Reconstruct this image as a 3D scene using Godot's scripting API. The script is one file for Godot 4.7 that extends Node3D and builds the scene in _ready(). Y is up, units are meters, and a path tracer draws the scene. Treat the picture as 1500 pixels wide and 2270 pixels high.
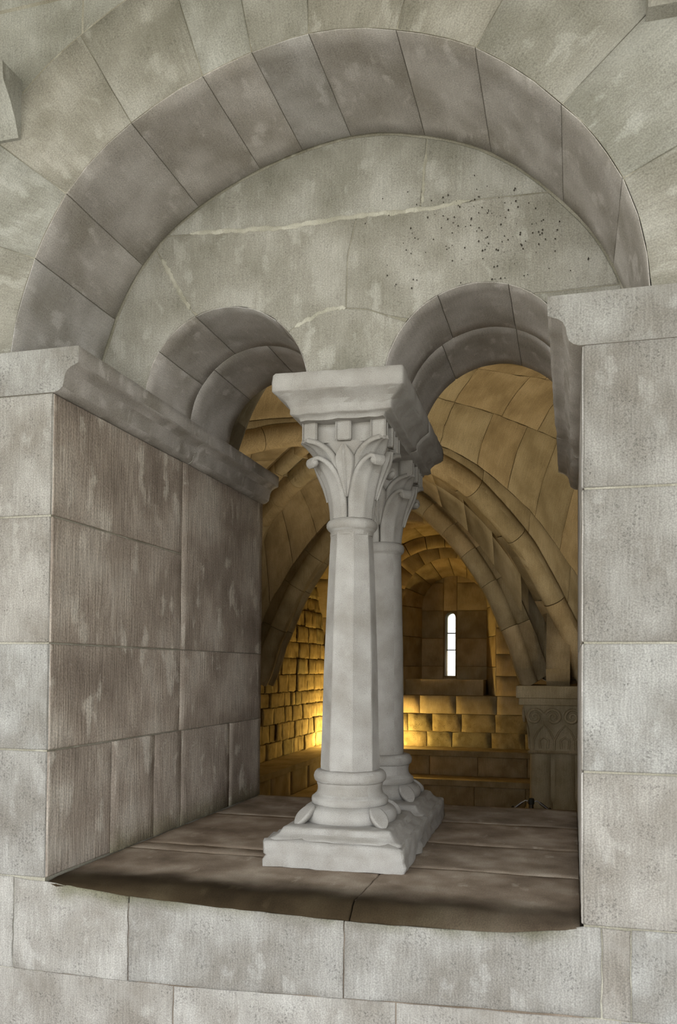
extends Node3D
# A twin-arched cloister opening looking into a vaulted chapter room.
# y up, metres; the sill top is y = 0 and the cloister face of the wall is z = 0.

var noise := FastNoiseLite.new()
var rng := RandomNumberGenerator.new()
var tex := {}
var M := {}

# ------------------------------------------------------------------ entry
func _ready() -> void:
	rng.seed = 7
	noise.seed = 11
	noise.noise_type = FastNoiseLite.TYPE_SIMPLEX_SMOOTH
	noise.frequency = 1.0
	noise.fractal_octaves = 3
	# ---- camera
	var cam := Camera3D.new()
	cam.name = "camera"
	add_child(cam)
	cam.transform = Transform3D(Basis(Vector3(.964393, .008174, -.264350), Vector3(-.001492, .999674, .025468), Vector3(.264472, -.024166, .964090)).orthonormalized(), Vector3(.77874, .66558, 2.33653))
	cam.projection = Camera3D.PROJECTION_FRUSTUM
	cam.near = .05
	cam.far = 200.0
	cam.size = .05 * 2270.0 / 1891.03
	cam.frustum_offset = Vector2(0.0, .05 * 300.75 / 1891.03)
	cam.current = true
	# ---- sky and exposure
	var we := WorldEnvironment.new()
	we.name = "world_environment"
	var env := Environment.new()
	env.background_mode = Environment.BG_SKY
	var sky := Sky.new()
	var sm := ProceduralSkyMaterial.new()
	sm.sky_top_color = Color(.86, .88, .90)
	sm.sky_horizon_color = Color(.97, .965, .94)
	sm.ground_horizon_color = Color(.92, .91, .87)
	sm.ground_bottom_color = Color(.42, .41, .36)
	sm.sun_angle_max = 0.0
	sm.sky_energy_multiplier = 2.2
	sm.ground_energy_multiplier = 2.2
	sky.sky_material = sm
	env.sky = sky
	env.ambient_light_source = Environment.AMBIENT_SOURCE_SKY
	env.tonemap_mode = Environment.TONE_MAPPER_LINEAR
	env.tonemap_exposure = 1.0
	env.sdfgi_enabled = true
	env.ssao_enabled = true
	env.ssil_enabled = true
	we.environment = env
	add_child(we)
	# ---- sun on the garth and on the outer strip of the cloister paving
	var sun := DirectionalLight3D.new()
	sun.name = "sun"
	sun.light_color = Color(1.0, .97, .92)
	sun.light_energy = 2.0
	sun.light_angular_distance = .5
	sun.shadow_enabled = true
	add_child(sun)
	sun.look_at_from_position(Vector3(4, 18, 14), Vector3(0, 0, 3))
	make_materials()
	# ---- the setting
	gallery()
	front_wall()
	tympanum()
	jambs()
	sill()
	room_shell()
	far_wall()
	left_wall()
	benches()
	vault()
	# ---- the things
	imposts()
	twin_columns()
	corbels()
	cluster_column()
	barrier()
	floodlight(Vector3(-2.12, -.345, -8.35), Vector3.ZERO, .6, "floodlight on the corner bench beside the rough side wall")
	floodlight(Vector3(-1.62, -.345, -8.40), Vector3.ZERO, 1.0, "added unseen floodlight on the far bench below the window niche behind the twin columns")  # second lamp, added out of sight to brighten the niche
	floodlight(Vector3(1.35, FLOOR, -2.12), Vector3(.2, 2.3, -3.7), 7.0, "floodlight on the room floor behind the right jamb")
	floodlight(Vector3(-1.5, FLOOR, -2.12), Vector3(-1.3, 2.3, -2.9), 2.0, "floodlight on the room floor behind the left jamb")

# ------------------------------------------------------------------ textures
func seamless(w: int, h: int, type: int, freq: float, oct: int, sd: int, warp := 0.0, cell := false) -> PackedByteArray:
	var n := FastNoiseLite.new()
	n.seed = sd
	n.noise_type = type
	n.frequency = freq
	n.fractal_octaves = oct
	if oct < 2:
		n.fractal_type = FastNoiseLite.FRACTAL_NONE
	if warp > 0.0:
		n.domain_warp_enabled = true
		n.domain_warp_amplitude = warp
		n.domain_warp_frequency = freq * 1.7
	if cell:
		n.cellular_return_type = FastNoiseLite.RETURN_DISTANCE
	var im := n.get_seamless_image(w, h)
	im.convert(Image.FORMAT_L8)
	return im.get_data()

func stretched(size: int, sx: int, sy: int, freq: float, sd: int) -> PackedByteArray:
	var n := FastNoiseLite.new()
	n.seed = sd
	n.noise_type = FastNoiseLite.TYPE_SIMPLEX_SMOOTH
	n.frequency = freq
	n.fractal_octaves = 4
	var im := n.get_seamless_image(size / sx, size / sy)
	im.resize(size, size, Image.INTERPOLATE_CUBIC)
	im.convert(Image.FORMAT_L8)
	return im.get_data()

# base, dark and light colours; tool: vertical chisel marks; pit, crust, grain: strengths. All kinds share six noise fields, shifted.
var fields := []

func bake(nm: String, base: Color, dark: Color, light: Color, tool: float, pit: float, crust: float, grain: float, crust_at: float, sd: int) -> void:
	var size := 1024
	var mask := size * size - 1
	if fields.is_empty():
		fields = [
			seamless(size, size, FastNoiseLite.TYPE_SIMPLEX_SMOOTH, 4.0 / size, 5, 21),
			seamless(size, size, FastNoiseLite.TYPE_SIMPLEX_SMOOTH, 180.0 / size, 3, 22),
			stretched(size, 1, 16, 140.0 / size, 23),
			seamless(size, size, FastNoiseLite.TYPE_CELLULAR, 95.0 / size, 1, 24, 18.0, true),
			seamless(size, size, FastNoiseLite.TYPE_SIMPLEX_SMOOTH, 9.0 / size, 5, 25, 60.0),
			stretched(size, 1, 4, 16.0 / size, 26)]
	var a: PackedByteArray = fields[0]
	var g: PackedByteArray = fields[1]
	var t: PackedByteArray = fields[2]
	var p: PackedByteArray = fields[3]
	var q: PackedByteArray = fields[4]
	var r: PackedByteArray = fields[5]
	var o1 := (sd * 7919 * 1031) & mask
	var o2 := (sd * 104729 + 77777) & mask
	var col := PackedByteArray()
	col.resize(size * size * 3)
	var hei := PackedByteArray()
	hei.resize(size * size)
	var gk := grain * .15 / 128.0
	var tk := tool * .10 / 128.0
	# how light or dark each mottling value is, and how deep each pit value
	var ramp := []
	for i in 256:
		var k := clampf((i - 128) / 128.0 * .95, -1.0, 1.0)
		ramp.append(base.lerp(light if k > 0.0 else dark, absf(k)))
	var pits := PackedFloat32Array()
	var crusts := PackedFloat32Array()
	for i in 256:
		pits.append(smoothstep(.26, .05, i / 255.0) * pit)
		crusts.append(smoothstep(crust_at, crust_at + .2, i / 255.0) * crust)
	for i in size * size:
		var j := (i + o1) & mask
		var l := (i + o2) & mask
		var m := a[j]
		var gr := g[l] - 128
		var tl := t[j] - 128
		var qq := q[l]
		var cr := crusts[(qq * 9 + r[l] * 7) >> 4]
		var pt := 0.0
		if qq < 116:
			pt = pits[p[j]] * minf((116 - qq) * .03, 1.0)
		var c: Color = ramp[m]
		if cr > 0.0:
			c = c.lerp(light, cr)
		var s := (1.0 + gr * gk + tl * tk - pt * .28) * 255.0
		col[i * 3] = clampi(int(c.r * s), 0, 255)
		col[i * 3 + 1] = clampi(int(c.g * s), 0, 255)
		col[i * 3 + 2] = clampi(int(c.b * s), 0, 255)
		hei[i] = clampi(int(110.0 + gr * .20 * grain + tl * .30 * tool - pt * 90.0 + cr * 40.0 + (m - 128) * .12), 0, 255)
	var ci := Image.create_from_data(size, size, false, Image.FORMAT_RGB8, col)
	var hi := Image.create_from_data(size, size, false, Image.FORMAT_L8, hei)
	tex[nm] = [ImageTexture.create_from_image(ci), ImageTexture.create_from_image(hi)]

func stone_mat(nm: String, tint: Color, size: float, relief: float, off := Vector3.ZERO, rough := .95) -> StandardMaterial3D:
	var m := StandardMaterial3D.new()
	m.resource_name = nm
	m.albedo_texture = tex[nm][0]
	m.albedo_color = tint
	if relief > 0.0:
		m.heightmap_enabled = true
		m.heightmap_texture = tex[nm][1]
		m.heightmap_scale = relief
	m.uv1_scale = Vector3.ONE / size
	m.uv1_offset = off
	m.roughness = rough
	m.metallic_specular = .25
	m.vertex_color_use_as_albedo = true
	m.cull_mode = BaseMaterial3D.CULL_DISABLED
	return m

func family(key: String, nm: String, tint: Color, size: float, relief: float, n := 4, spread := .06) -> void:
	M[key] = []
	for i in n:
		var f := 1.0 + rng.randf_range(-spread, spread)
		var w := rng.randf_range(-spread, spread) * .3
		M[key].append(stone_mat(nm, Color(tint.r * f * (1.0 + w), tint.g * f, tint.b * f * (1.0 - w)), size, relief, Vector3(rng.randf(), rng.randf(), rng.randf())))

func any(key: String) -> Material:
	return M[key][rng.randi() % M[key].size()]

func make_materials() -> void:
	bake("ashlar", Color8(153, 150, 145), Color8(132, 127, 120), Color8(174, 172, 168), .7, .8, .6, 1.0, .56, 21)
	bake("plain", Color8(160, 158, 150), Color8(138, 136, 126), Color8(182, 181, 175), .45, .4, .75, .9, .55, 31)
	bake("soffit", Color8(182, 179, 176), Color8(158, 154, 147), Color8(206, 204, 203), .3, .35, .8, .9, .56, 41)
	bake("reveal", Color8(172, 160, 149), Color8(140, 128, 118), Color8(206, 198, 188), 1.1, .3, .95, 1.0, .57, 51)
	bake("slab", Color8(152, 138, 124), Color8(118, 105, 92), Color8(184, 173, 160), .2, .2, .7, .8, .64, 61)
	bake("carved", Color8(163, 160, 156), Color8(148, 144, 138), Color8(177, 175, 172), .15, .35, .3, .8, .62, 71)
	bake("tan", Color8(178, 163, 134), Color8(152, 138, 110), Color8(196, 182, 154), .6, .35, .35, .8, .6, 81)
	bake("rough", Color8(168, 156, 122), Color8(136, 124, 92), Color8(186, 174, 140), .3, 1.0, .6, 1.6, .55, 91)
	family("ashlar", "ashlar", Color(1, 1, 1), 1.1, .28, 4, .04)
	family("plain", "plain", Color(1, 1, 1), 1.2, .28, 4, .035)
	family("soffit", "soffit", Color(1, 1, 1), 1.1, .28, 4, .035)
	family("reveal", "reveal", Color(1, 1, 1), 1.7, .6, 4, .025)
	family("slab", "slab", Color(1, 1, 1), 1.0, .0, 4, .03)
	family("carved", "carved", Color(1, 1, 1), .6, .0, 2, .02)
	family("tan", "tan", Color(1, 1, 1), 1.4, .5)
	family("rough", "rough", Color(1, 1, 1), 1.0, 1.2)
	M.mortar = stone_mat("plain", Color(1.0, .99, .96), 1.0, .0)
	M.pale = stone_mat("plain", Color(1.12, 1.12, 1.10), .7, .3)
	M.mortar_dark = stone_mat("slab", Color(.85, .85, .85), 1.0, .0)
	M.mortar_tan = stone_mat("tan", Color(.78, .76, .70), 1.0, .0)
	M.floor = stone_mat("slab", Color(.95, .95, .92), 1.0, .0)
	M.metal = flat(Color8(150, 150, 152), .3, 1.0)
	M.black = flat(Color8(26, 26, 30), .6, 0.0)
	M.lead = flat(Color8(58, 60, 60), .6, .3)
	M.glass = flat(Color(.92, .95, .92, .12), .02, 0.0)
	M.glass.transparency = BaseMaterial3D.TRANSPARENCY_ALPHA
	M.glass_old = flat(Color(.80, .86, .76, .42), .05, 0.0)
	M.glass_old.transparency = BaseMaterial3D.TRANSPARENCY_ALPHA
	M.lamp = flat(Color(1, .85, .5), .5, 0.0)
	M.lamp.emission_enabled = true
	M.lamp.emission = Color(1, .72, .32)
	M.lamp.emission_energy_multiplier = 2.0

func flat(c: Color, rough: float, metal: float) -> StandardMaterial3D:
	var m := StandardMaterial3D.new()
	m.albedo_color = c
	m.roughness = rough
	m.metallic = metal
	m.cull_mode = BaseMaterial3D.CULL_DISABLED
	return m

# ------------------------------------------------------------------ nodes
func put(st: SurfaceTool, nm: String, mat: Material, parent: Node = self) -> MeshInstance3D:
	st.generate_normals()
	var o := MeshInstance3D.new()
	o.name = nm
	var arr := st.commit_to_arrays()
	if arr[Mesh.ARRAY_TEX_UV] == null:
		arr[Mesh.ARRAY_TEX_UV] = box_uv(arr[Mesh.ARRAY_VERTEX])
	var mesh := ArrayMesh.new()
	mesh.add_surface_from_arrays(Mesh.PRIMITIVE_TRIANGLES, arr)
	o.mesh = mesh
	o.mesh.surface_set_material(0, mat)
	parent.add_child(o, true)
	return o

# texture coordinates in metres, each triangle laid flat along the axis it faces
func box_uv(v: PackedVector3Array) -> PackedVector2Array:
	var uv := PackedVector2Array()
	uv.resize(v.size())
	for i in range(0, v.size() - 2, 3):
		var n := (v[i + 1] - v[i]).cross(v[i + 2] - v[i]).abs()
		for k in 3:
			var p := v[i + k]
			if n.z >= n.x and n.z >= n.y:
				uv[i + k] = Vector2(p.x, p.y)
			elif n.x >= n.y:
				uv[i + k] = Vector2(-p.z, p.y)
			else:
				uv[i + k] = Vector2(p.x, p.z)
	return uv

func tag(o: Node, label: String, category: String, group := "", kind := "") -> Node:
	o.set_meta("label", label)
	if category:
		o.set_meta("category", category)
	if group:
		o.set_meta("group", group)
	if kind:
		o.set_meta("kind", kind)
	return o

func thing(nm: String, label: String, category: String, at := Vector3.ZERO, group := "") -> Node3D:
	var o := Node3D.new()
	o.name = nm
	add_child(o, true)
	o.position = at
	tag(o, label, category, group)
	return o

func struct(nm: String, label: String, category := "wall") -> Node3D:
	var o := Node3D.new()
	o.name = nm
	add_child(o, true)
	tag(o, label, category, "", "structure")
	return o

# ------------------------------------------------------------------ meshing
func begin(smooth := true) -> SurfaceTool:
	var st := SurfaceTool.new()
	st.begin(Mesh.PRIMITIVE_TRIANGLES)
	st.set_color(Color.WHITE)
	st.set_smooth_group(0 if smooth else -1)
	return st

func tri(st: SurfaceTool, a: Vector3, b: Vector3, c: Vector3) -> void:
	st.add_vertex(a)
	st.add_vertex(b)
	st.add_vertex(c)

func quad(st: SurfaceTool, a: Vector3, b: Vector3, c: Vector3, d: Vector3) -> void:
	tri(st, a, b, c)
	tri(st, a, c, d)

func wob(p: Vector3, f: float, amp: float) -> Vector3:
	if amp == 0.0:
		return p
	return p + Vector3(noise.get_noise_3dv(p * f), noise.get_noise_3dv(p * f + Vector3(37, 5, 11)), noise.get_noise_3dv(p * f + Vector3(-19, 71, 3))) * amp

# rings of equal length, each a closed loop; caps close the ends
func loft(st: SurfaceTool, rings: Array, caps := true, closed := true) -> void:
	for i in rings.size() - 1:
		var a: PackedVector3Array = rings[i]
		var b: PackedVector3Array = rings[i + 1]
		var n := a.size()
		for j in (n if closed else n - 1):
			var k := (j + 1) % n
			quad(st, a[j], b[j], b[k], a[k])
	if caps:
		for e in [0, rings.size() - 1]:
			var r: PackedVector3Array = rings[e]
			var c := Vector3.ZERO
			for v in r:
				c += v
			c /= r.size()
			st.set_smooth_group(1 + (1 if e else 0))
			for j in r.size():
				if e == 0:
					tri(st, c, r[j], r[(j + 1) % r.size()])
				else:
					tri(st, c, r[(j + 1) % r.size()], r[j])
		st.set_smooth_group(0)

# one dressed stone on any surface: f(u, v) in 0..1; the border ring drops back by thick into the joint.
# out: the direction the stone faces (only its sign counts). tone(p) gives an optional stain colour.
func patch(parent: Node, nm: String, f: Callable, nu: int, nv: int, mat: Material, out: Vector3, gap := .0016, thick := .0045, bev := .0025, amp := .002, tone = null) -> MeshInstance3D:
	var lu: float = (f.call(0.0, .5) as Vector3).distance_to(f.call(.5, .5)) + (f.call(.5, .5) as Vector3).distance_to(f.call(1.0, .5))
	var lv: float = (f.call(.5, 0.0) as Vector3).distance_to(f.call(.5, .5)) + (f.call(.5, .5) as Vector3).distance_to(f.call(.5, 1.0))
	var us := stations(nu, gap / maxf(lu, .01), bev / maxf(lu, .01))
	var vs := stations(nv, gap / maxf(lv, .01), bev / maxf(lv, .01))
	var st := begin()
	var flip := false
	var c0: Vector3 = f.call(.5, .5)
	var nrm0: Vector3 = ((f.call(.55, .5) as Vector3) - c0).cross((f.call(.5, .55) as Vector3) - c0)
	var sgn := 1.0 if nrm0.dot(out) > 0.0 else -1.0
	var rows := []
	for j in vs.size():
		var row := PackedVector3Array()
		for i in us.size():
			var u: float = us[i]
			var v: float = vs[j]
			var p: Vector3 = f.call(u, v)
			var du: Vector3 = (f.call(minf(u + .02, 1.0), v) as Vector3) - (f.call(maxf(u - .02, 0.0), v) as Vector3)
			var dv: Vector3 = (f.call(u, minf(v + .02, 1.0)) as Vector3) - (f.call(u, maxf(v - .02, 0.0)) as Vector3)
			var n := du.cross(dv).normalized() * sgn
			var e := mini(mini(i, us.size() - 1 - i), mini(j, vs.size() - 1 - j))
			var d := 0.0
			if e == 0:
				d = -thick
			elif e == 1:
				d = -bev
			if amp > 0.0:
				d += noise.get_noise_3dv(p * 5.0) * amp + noise.get_noise_3dv(p * 17.0 + Vector3(9, 9, 9)) * amp * .5
				if e <= 1:
					p = wob(p, 14.0, amp * 1.2)
			row.append(p + n * d)
		rows.append(row)
	var shift := Vector2(rng.randf(), rng.randf()) * 3.0
	var stain: bool = tone != null
	for j in rows.size() - 1:
		for i in us.size() - 1:
			var q := [rows[j][i], rows[j][i + 1], rows[j + 1][i + 1], rows[j + 1][i]]
			if sgn > 0.0:
				q.reverse()
			var w := [Vector2(us[i] * lu, vs[j] * lv), Vector2(us[i + 1] * lu, vs[j] * lv), Vector2(us[i + 1] * lu, vs[j + 1] * lv), Vector2(us[i] * lu, vs[j + 1] * lv)]
			if sgn > 0.0:
				w.reverse()
			for k in [0, 1, 2, 0, 2, 3]:
				st.set_uv(w[k] + shift)
				if stain:
					st.set_color(tone.call(q[k]))
				st.add_vertex(q[k])
	return put(st, nm, mat, parent)

func stations(n: int, g: float, b: float) -> PackedFloat32Array:
	var r := PackedFloat32Array([g, g])
	for i in n + 1:
		r.append(lerpf(g + b, 1.0 - g - b, float(i) / n))
	r.append(1.0 - g)
	r.append(1.0 - g)
	return r

# flat stone block facing +z etc.: rectangle given by origin and two edge vectors
func block(parent: Node, nm: String, o: Vector3, eu: Vector3, ev: Vector3, mat: Material, out: Vector3, gap := .0016, thick := .0045, bev := .0025, amp := .002, tone = null, step := .08) -> MeshInstance3D:
	return patch(parent, nm, func(u, v): return o + eu * u + ev * v, maxi(2, int(eu.length() / step)), maxi(2, int(ev.length() / step)), mat, out, gap, thick, bev, amp, tone)

# irregular flat stone: polygon in (x, y) facing +z at plane z
func slab_poly(parent: Node, nm: String, poly: PackedVector2Array, z: float, mat: Material, gap := .0016, thick := .0045, bev := .0025, amp := .0025) -> MeshInstance3D:
	var p := PackedVector2Array()
	for i in poly.size():
		var a := poly[i]
		var b := poly[(i + 1) % poly.size()]
		var n := maxi(1, int(a.distance_to(b) / .04))
		for k in n:
			p.append(a.lerp(b, float(k) / n))
	if Geometry2D.is_polygon_clockwise(p):
		p.reverse()
	for i in p.size():
		var w := wob(Vector3(p[i].x, p[i].y, z), 11.0, amp)
		p[i] = Vector2(w.x, w.y)
	var outer := p
	var os := Geometry2D.offset_polygon(p, -gap)
	if os.size():
		outer = os[0]
	var inner := outer
	var si := Geometry2D.offset_polygon(outer, -bev)
	if si.size():
		inner = si[0]
	var st := begin(false)
	var flatten := func(q: Vector2, zz: float): return Vector3(q.x, q.y, zz)
	var idx := Geometry2D.triangulate_polygon(inner)
	for i in range(0, idx.size(), 3):
		tri(st, flatten.call(inner[idx[i]], z), flatten.call(inner[idx[i + 2]], z), flatten.call(inner[idx[i + 1]], z))
	# the bevel joins each outer point to the nearest inner edge by walking both loops
	stitch(st, outer, inner, z - bev * .8, z)
	var n2 := outer.size()
	for i in n2:
		var a := outer[i]
		var b := outer[(i + 1) % n2]
		quad(st, flatten.call(a, z - thick), flatten.call(a, z - bev * .8), flatten.call(b, z - bev * .8), flatten.call(b, z - thick))
	return put(st, nm, mat, parent)

func stitch(st: SurfaceTool, a: PackedVector2Array, b: PackedVector2Array, za: float, zb: float) -> void:
	var start := 0
	for k in b.size():
		if b[k].distance_to(a[0]) < b[start].distance_to(a[0]):
			start = k
	var i := 0
	var j := 0
	while i < a.size() or j < b.size():
		var pa := a[i % a.size()]
		var pb := b[(start + j) % b.size()]
		var na := a[(i + 1) % a.size()]
		var nb := b[(start + j + 1) % b.size()]
		var take_a := j >= b.size() or (i < a.size() and na.distance_to(pb) < nb.distance_to(pa))
		if take_a:
			tri(st, Vector3(pa.x, pa.y, za), Vector3(pb.x, pb.y, zb), Vector3(na.x, na.y, za))
			i += 1
		else:
			tri(st, Vector3(pa.x, pa.y, za), Vector3(pb.x, pb.y, zb), Vector3(nb.x, nb.y, zb))
			j += 1

# solid body behind the stones: polygon in (x, y) from z0 back to z1
func body(parent: Node, nm: String, poly: PackedVector2Array, z0: float, z1: float, mat: Material) -> MeshInstance3D:
	if Geometry2D.is_polygon_clockwise(poly):
		poly.reverse()
	var st := begin(false)
	var idx := Geometry2D.triangulate_polygon(poly)
	for i in range(0, idx.size(), 3):
		var a := poly[idx[i]]
		var b := poly[idx[i + 1]]
		var c := poly[idx[i + 2]]
		tri(st, Vector3(a.x, a.y, z0), Vector3(c.x, c.y, z0), Vector3(b.x, b.y, z0))
		tri(st, Vector3(a.x, a.y, z1), Vector3(b.x, b.y, z1), Vector3(c.x, c.y, z1))
	for i in poly.size():
		var a := poly[i]
		var b := poly[(i + 1) % poly.size()]
		quad(st, Vector3(a.x, a.y, z1), Vector3(a.x, a.y, z0), Vector3(b.x, b.y, z0), Vector3(b.x, b.y, z1))
	return put(st, nm, mat, parent)

func boxm(st: SurfaceTool, lo: Vector3, hi: Vector3) -> void:
	var p := []
	for k in 8:
		p.append(Vector3(hi.x if k & 1 else lo.x, hi.y if k & 2 else lo.y, hi.z if k & 4 else lo.z))
	for q in [[0, 2, 3, 1], [4, 5, 7, 6], [0, 4, 6, 2], [1, 3, 7, 5], [2, 6, 7, 3], [0, 1, 5, 4]]:
		quad(st, p[q[3]], p[q[2]], p[q[1]], p[q[0]])

func solid(parent: Node, nm: String, lo: Vector3, hi: Vector3, mat: Material) -> MeshInstance3D:
	var st := begin(false)
	boxm(st, lo, hi)
	return put(st, nm, mat, parent)

func curve(pts: Array, t: float) -> Vector2:
	var n := pts.size() - 1
	var x := clampf(t, 0.0, 1.0) * n
	var i := mini(int(x), n - 1)
	var a: Vector2 = pts[maxi(i - 1, 0)]
	var b: Vector2 = pts[i]
	var c: Vector2 = pts[i + 1]
	var d: Vector2 = pts[mini(i + 2, n)]
	return b.cubic_interpolate(c, a, d, x - i)

func graph(pts: Array, x: float) -> float:
	for i in pts.size() - 1:
		if x <= pts[i + 1].x or i == pts.size() - 2:
			var a: Vector2 = pts[maxi(i - 1, 0)]
			var b: Vector2 = pts[i]
			var c: Vector2 = pts[i + 1]
			var d: Vector2 = pts[mini(i + 2, pts.size() - 1)]
			var t := clampf((x - b.x) / (c.x - b.x), 0.0, 1.0)
			return b.cubic_interpolate(c, a, d, t).y
	return pts[-1].y

# ------------------------------------------------------------------ the wall opening
var ARCH := [Vector2(-.962, 1.660), Vector2(-.942, 1.780), Vector2(-.900, 1.905), Vector2(-.845, 2.035), Vector2(-.765, 2.160), Vector2(-.660, 2.268), Vector2(-.540, 2.350), Vector2(-.420, 2.410), Vector2(-.301, 2.455), Vector2(-.142, 2.498), Vector2(.027, 2.520), Vector2(.160, 2.512), Vector2(.289, 2.482), Vector2(.405, 2.442), Vector2(.513, 2.389), Vector2(.635, 2.300), Vector2(.745, 2.191), Vector2(.815, 2.110), Vector2(.871, 2.025), Vector2(.927, 1.907), Vector2(.960, 1.775), Vector2(.972, 1.660)]
var SMALL := [[Vector2(-.435, 1.655), .313], [Vector2(.470, 1.640), .316]]
var NOSE := [Vector2(-.80, .004), Vector2(-.50, .027), Vector2(.16, .042), Vector2(.60, .036), Vector2(.80, .010)]
const ZT := -.50
const ZB := -1.29
const ZW := -1.885

func arch_cut(off: float, n := 60) -> PackedVector2Array:
	var p := PackedVector2Array()
	for i in n + 1:
		var q := curve(ARCH, float(i) / n)
		var t := (curve(ARCH, minf(float(i) / n + .01, 1.0)) - curve(ARCH, maxf(float(i) / n - .01, 0.0))).normalized()
		p.append(q + Vector2(-t.y, t.x) * off)
	return p

func arch_t(x: float, y: float) -> float:
	var best := 0.0
	var bd := 1e9
	for i in 401:
		var d := curve(ARCH, i / 400.0).distance_squared_to(Vector2(x, y))
		if d < bd:
			bd = d
			best = i / 400.0
	return best

func front_wall() -> void:
	var w := struct("wall_front", "pale grey ashlar cloister wall around the arched opening")
	var over := PackedVector2Array([Vector2(-5, 1.672)])
	for q in arch_cut(.0045):
		if q.y > 1.672:
			over.append(q)
	over.append(Vector2(5, 1.672))
	over.append(Vector2(5, 3.6))
	over.append(Vector2(-5, 3.6))
	body(w, "mortar", over, -.0045, ZW + .01, M.mortar)
	solid(w, "mortar", Vector3(-5, -2, ZW + .01), Vector3(-.806, 1.528, -.004), M.mortar)
	solid(w, "mortar", Vector3(.808, -2, ZW + .01), Vector3(5, 1.528, -.004), M.mortar)
	solid(w, "mortar", Vector3(-.815, -2, ZW + .01), Vector3(.815, -.05, -.005), M.mortar_dark)
	solid(w, "mortar", Vector3(-.815, -.06, ZW + .01), Vector3(.815, -.006, -.08), M.mortar_dark)
	solid(w, "mortar", Vector3(-5, 1.528, ZW + .01), Vector3(-1.566, 1.672, -.004), M.mortar)
	solid(w, "mortar", Vector3(1.566, 1.528, ZW + .01), Vector3(5, 1.672, -.004), M.mortar)
	# jamb stones, each showing its face and its return into the opening
	var ys := [.003, .400, .737, 1.139, 1.529]
	for i in 4:
		var dz: float = [.386, .926, .93, .93][i]
		corner_stone(w, -.80, -1.22 - .07 * (i % 2), ys[i], ys[i + 1], dz, "ashlar")
		block(w, "stone", Vector3(-2.2, ys[i], 0), Vector3(.98 - .07 * (i % 2), 0, 0), Vector3(0, ys[i + 1] - ys[i], 0), any("ashlar"), Vector3.BACK)
	ys = [-.002, .399, .738, 1.146, 1.533]
	for i in 4:
		var dz: float = [.34, .40, .31, .36][i]
		corner_stone(w, .802, 1.42 + .1 * (i % 2), ys[i], ys[i + 1], dz, "ashlar")
		block(w, "stone", Vector3(1.42 + .1 * (i % 2), ys[i], 0), Vector3(.8, 0, 0), Vector3(0, ys[i + 1] - ys[i], 0), any("ashlar"), Vector3.BACK)
	# courses under the sill
	var row := [[-1.7, -.915, 0, .003, .003], [-.915, -.514, 0, .002, -.02], [-.514, .160, 0, -.02, -.02], [.160, .853, 0, -.02, -.003], [.853, .925, 0, -.003, -.003], [.925, 1.6, 0, -.002, -.002]]
	var low := func(x: float): return -.284 + .046 * smoothstep(-.6, 1.0, x)
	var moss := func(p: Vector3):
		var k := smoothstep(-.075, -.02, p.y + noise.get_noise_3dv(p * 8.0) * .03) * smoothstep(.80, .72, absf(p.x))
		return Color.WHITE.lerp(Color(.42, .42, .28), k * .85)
	for r in row:
		patch(w, "stone", func(u, v):
			var x := lerpf(r[0], r[1], u)
			var top := lerpf(r[2 + 1], r[4], u)
			if absf(x) < .802:
				top = -graph(NOSE, x) - .001
			return Vector3(x, lerpf(low.call(x), top, v), 0), 16, 16, any("ashlar"), Vector3.BACK, .0016, .0045, .0025, .003, moss)
	for r in [[-1.7, -.99], [-.99, -.363], [-.363, .31], [.31, .90], [.90, 1.6]]:
		slab_poly(w, "stone", PackedVector2Array([Vector2(r[0], -.62), Vector2(r[1], -.62), Vector2(r[1], low.call(r[1])), Vector2(r[0], low.call(r[0]))]), -.002, any("ashlar"))
	for k in 6:
		block(w, "stone", Vector3(-2.2 + k * .75, -.98, 0), Vector3(.75, 0, 0), Vector3(0, .36, 0), any("ashlar"), Vector3.BACK)
	# voussoirs of the great arch: front face and intrados as one stone each
	var cuts := [0.0]
	for q in [Vector2(-.875, 1.965), Vector2(-.768, 2.158), Vector2(-.542, 2.350), Vector2(-.301, 2.455), Vector2(-.142, 2.498), Vector2(.030, 2.520), Vector2(.289, 2.482), Vector2(.513, 2.389), Vector2(.745, 2.191), Vector2(.90, 1.965)]:
		cuts.append(arch_t(q.x, q.y))
	cuts.append(1.0)
	for i in cuts.size() - 1:
		voussoir(w, cuts[i], cuts[i + 1], .36)
	# the wall outside the ring of voussoirs
	spandrel(w)

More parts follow.
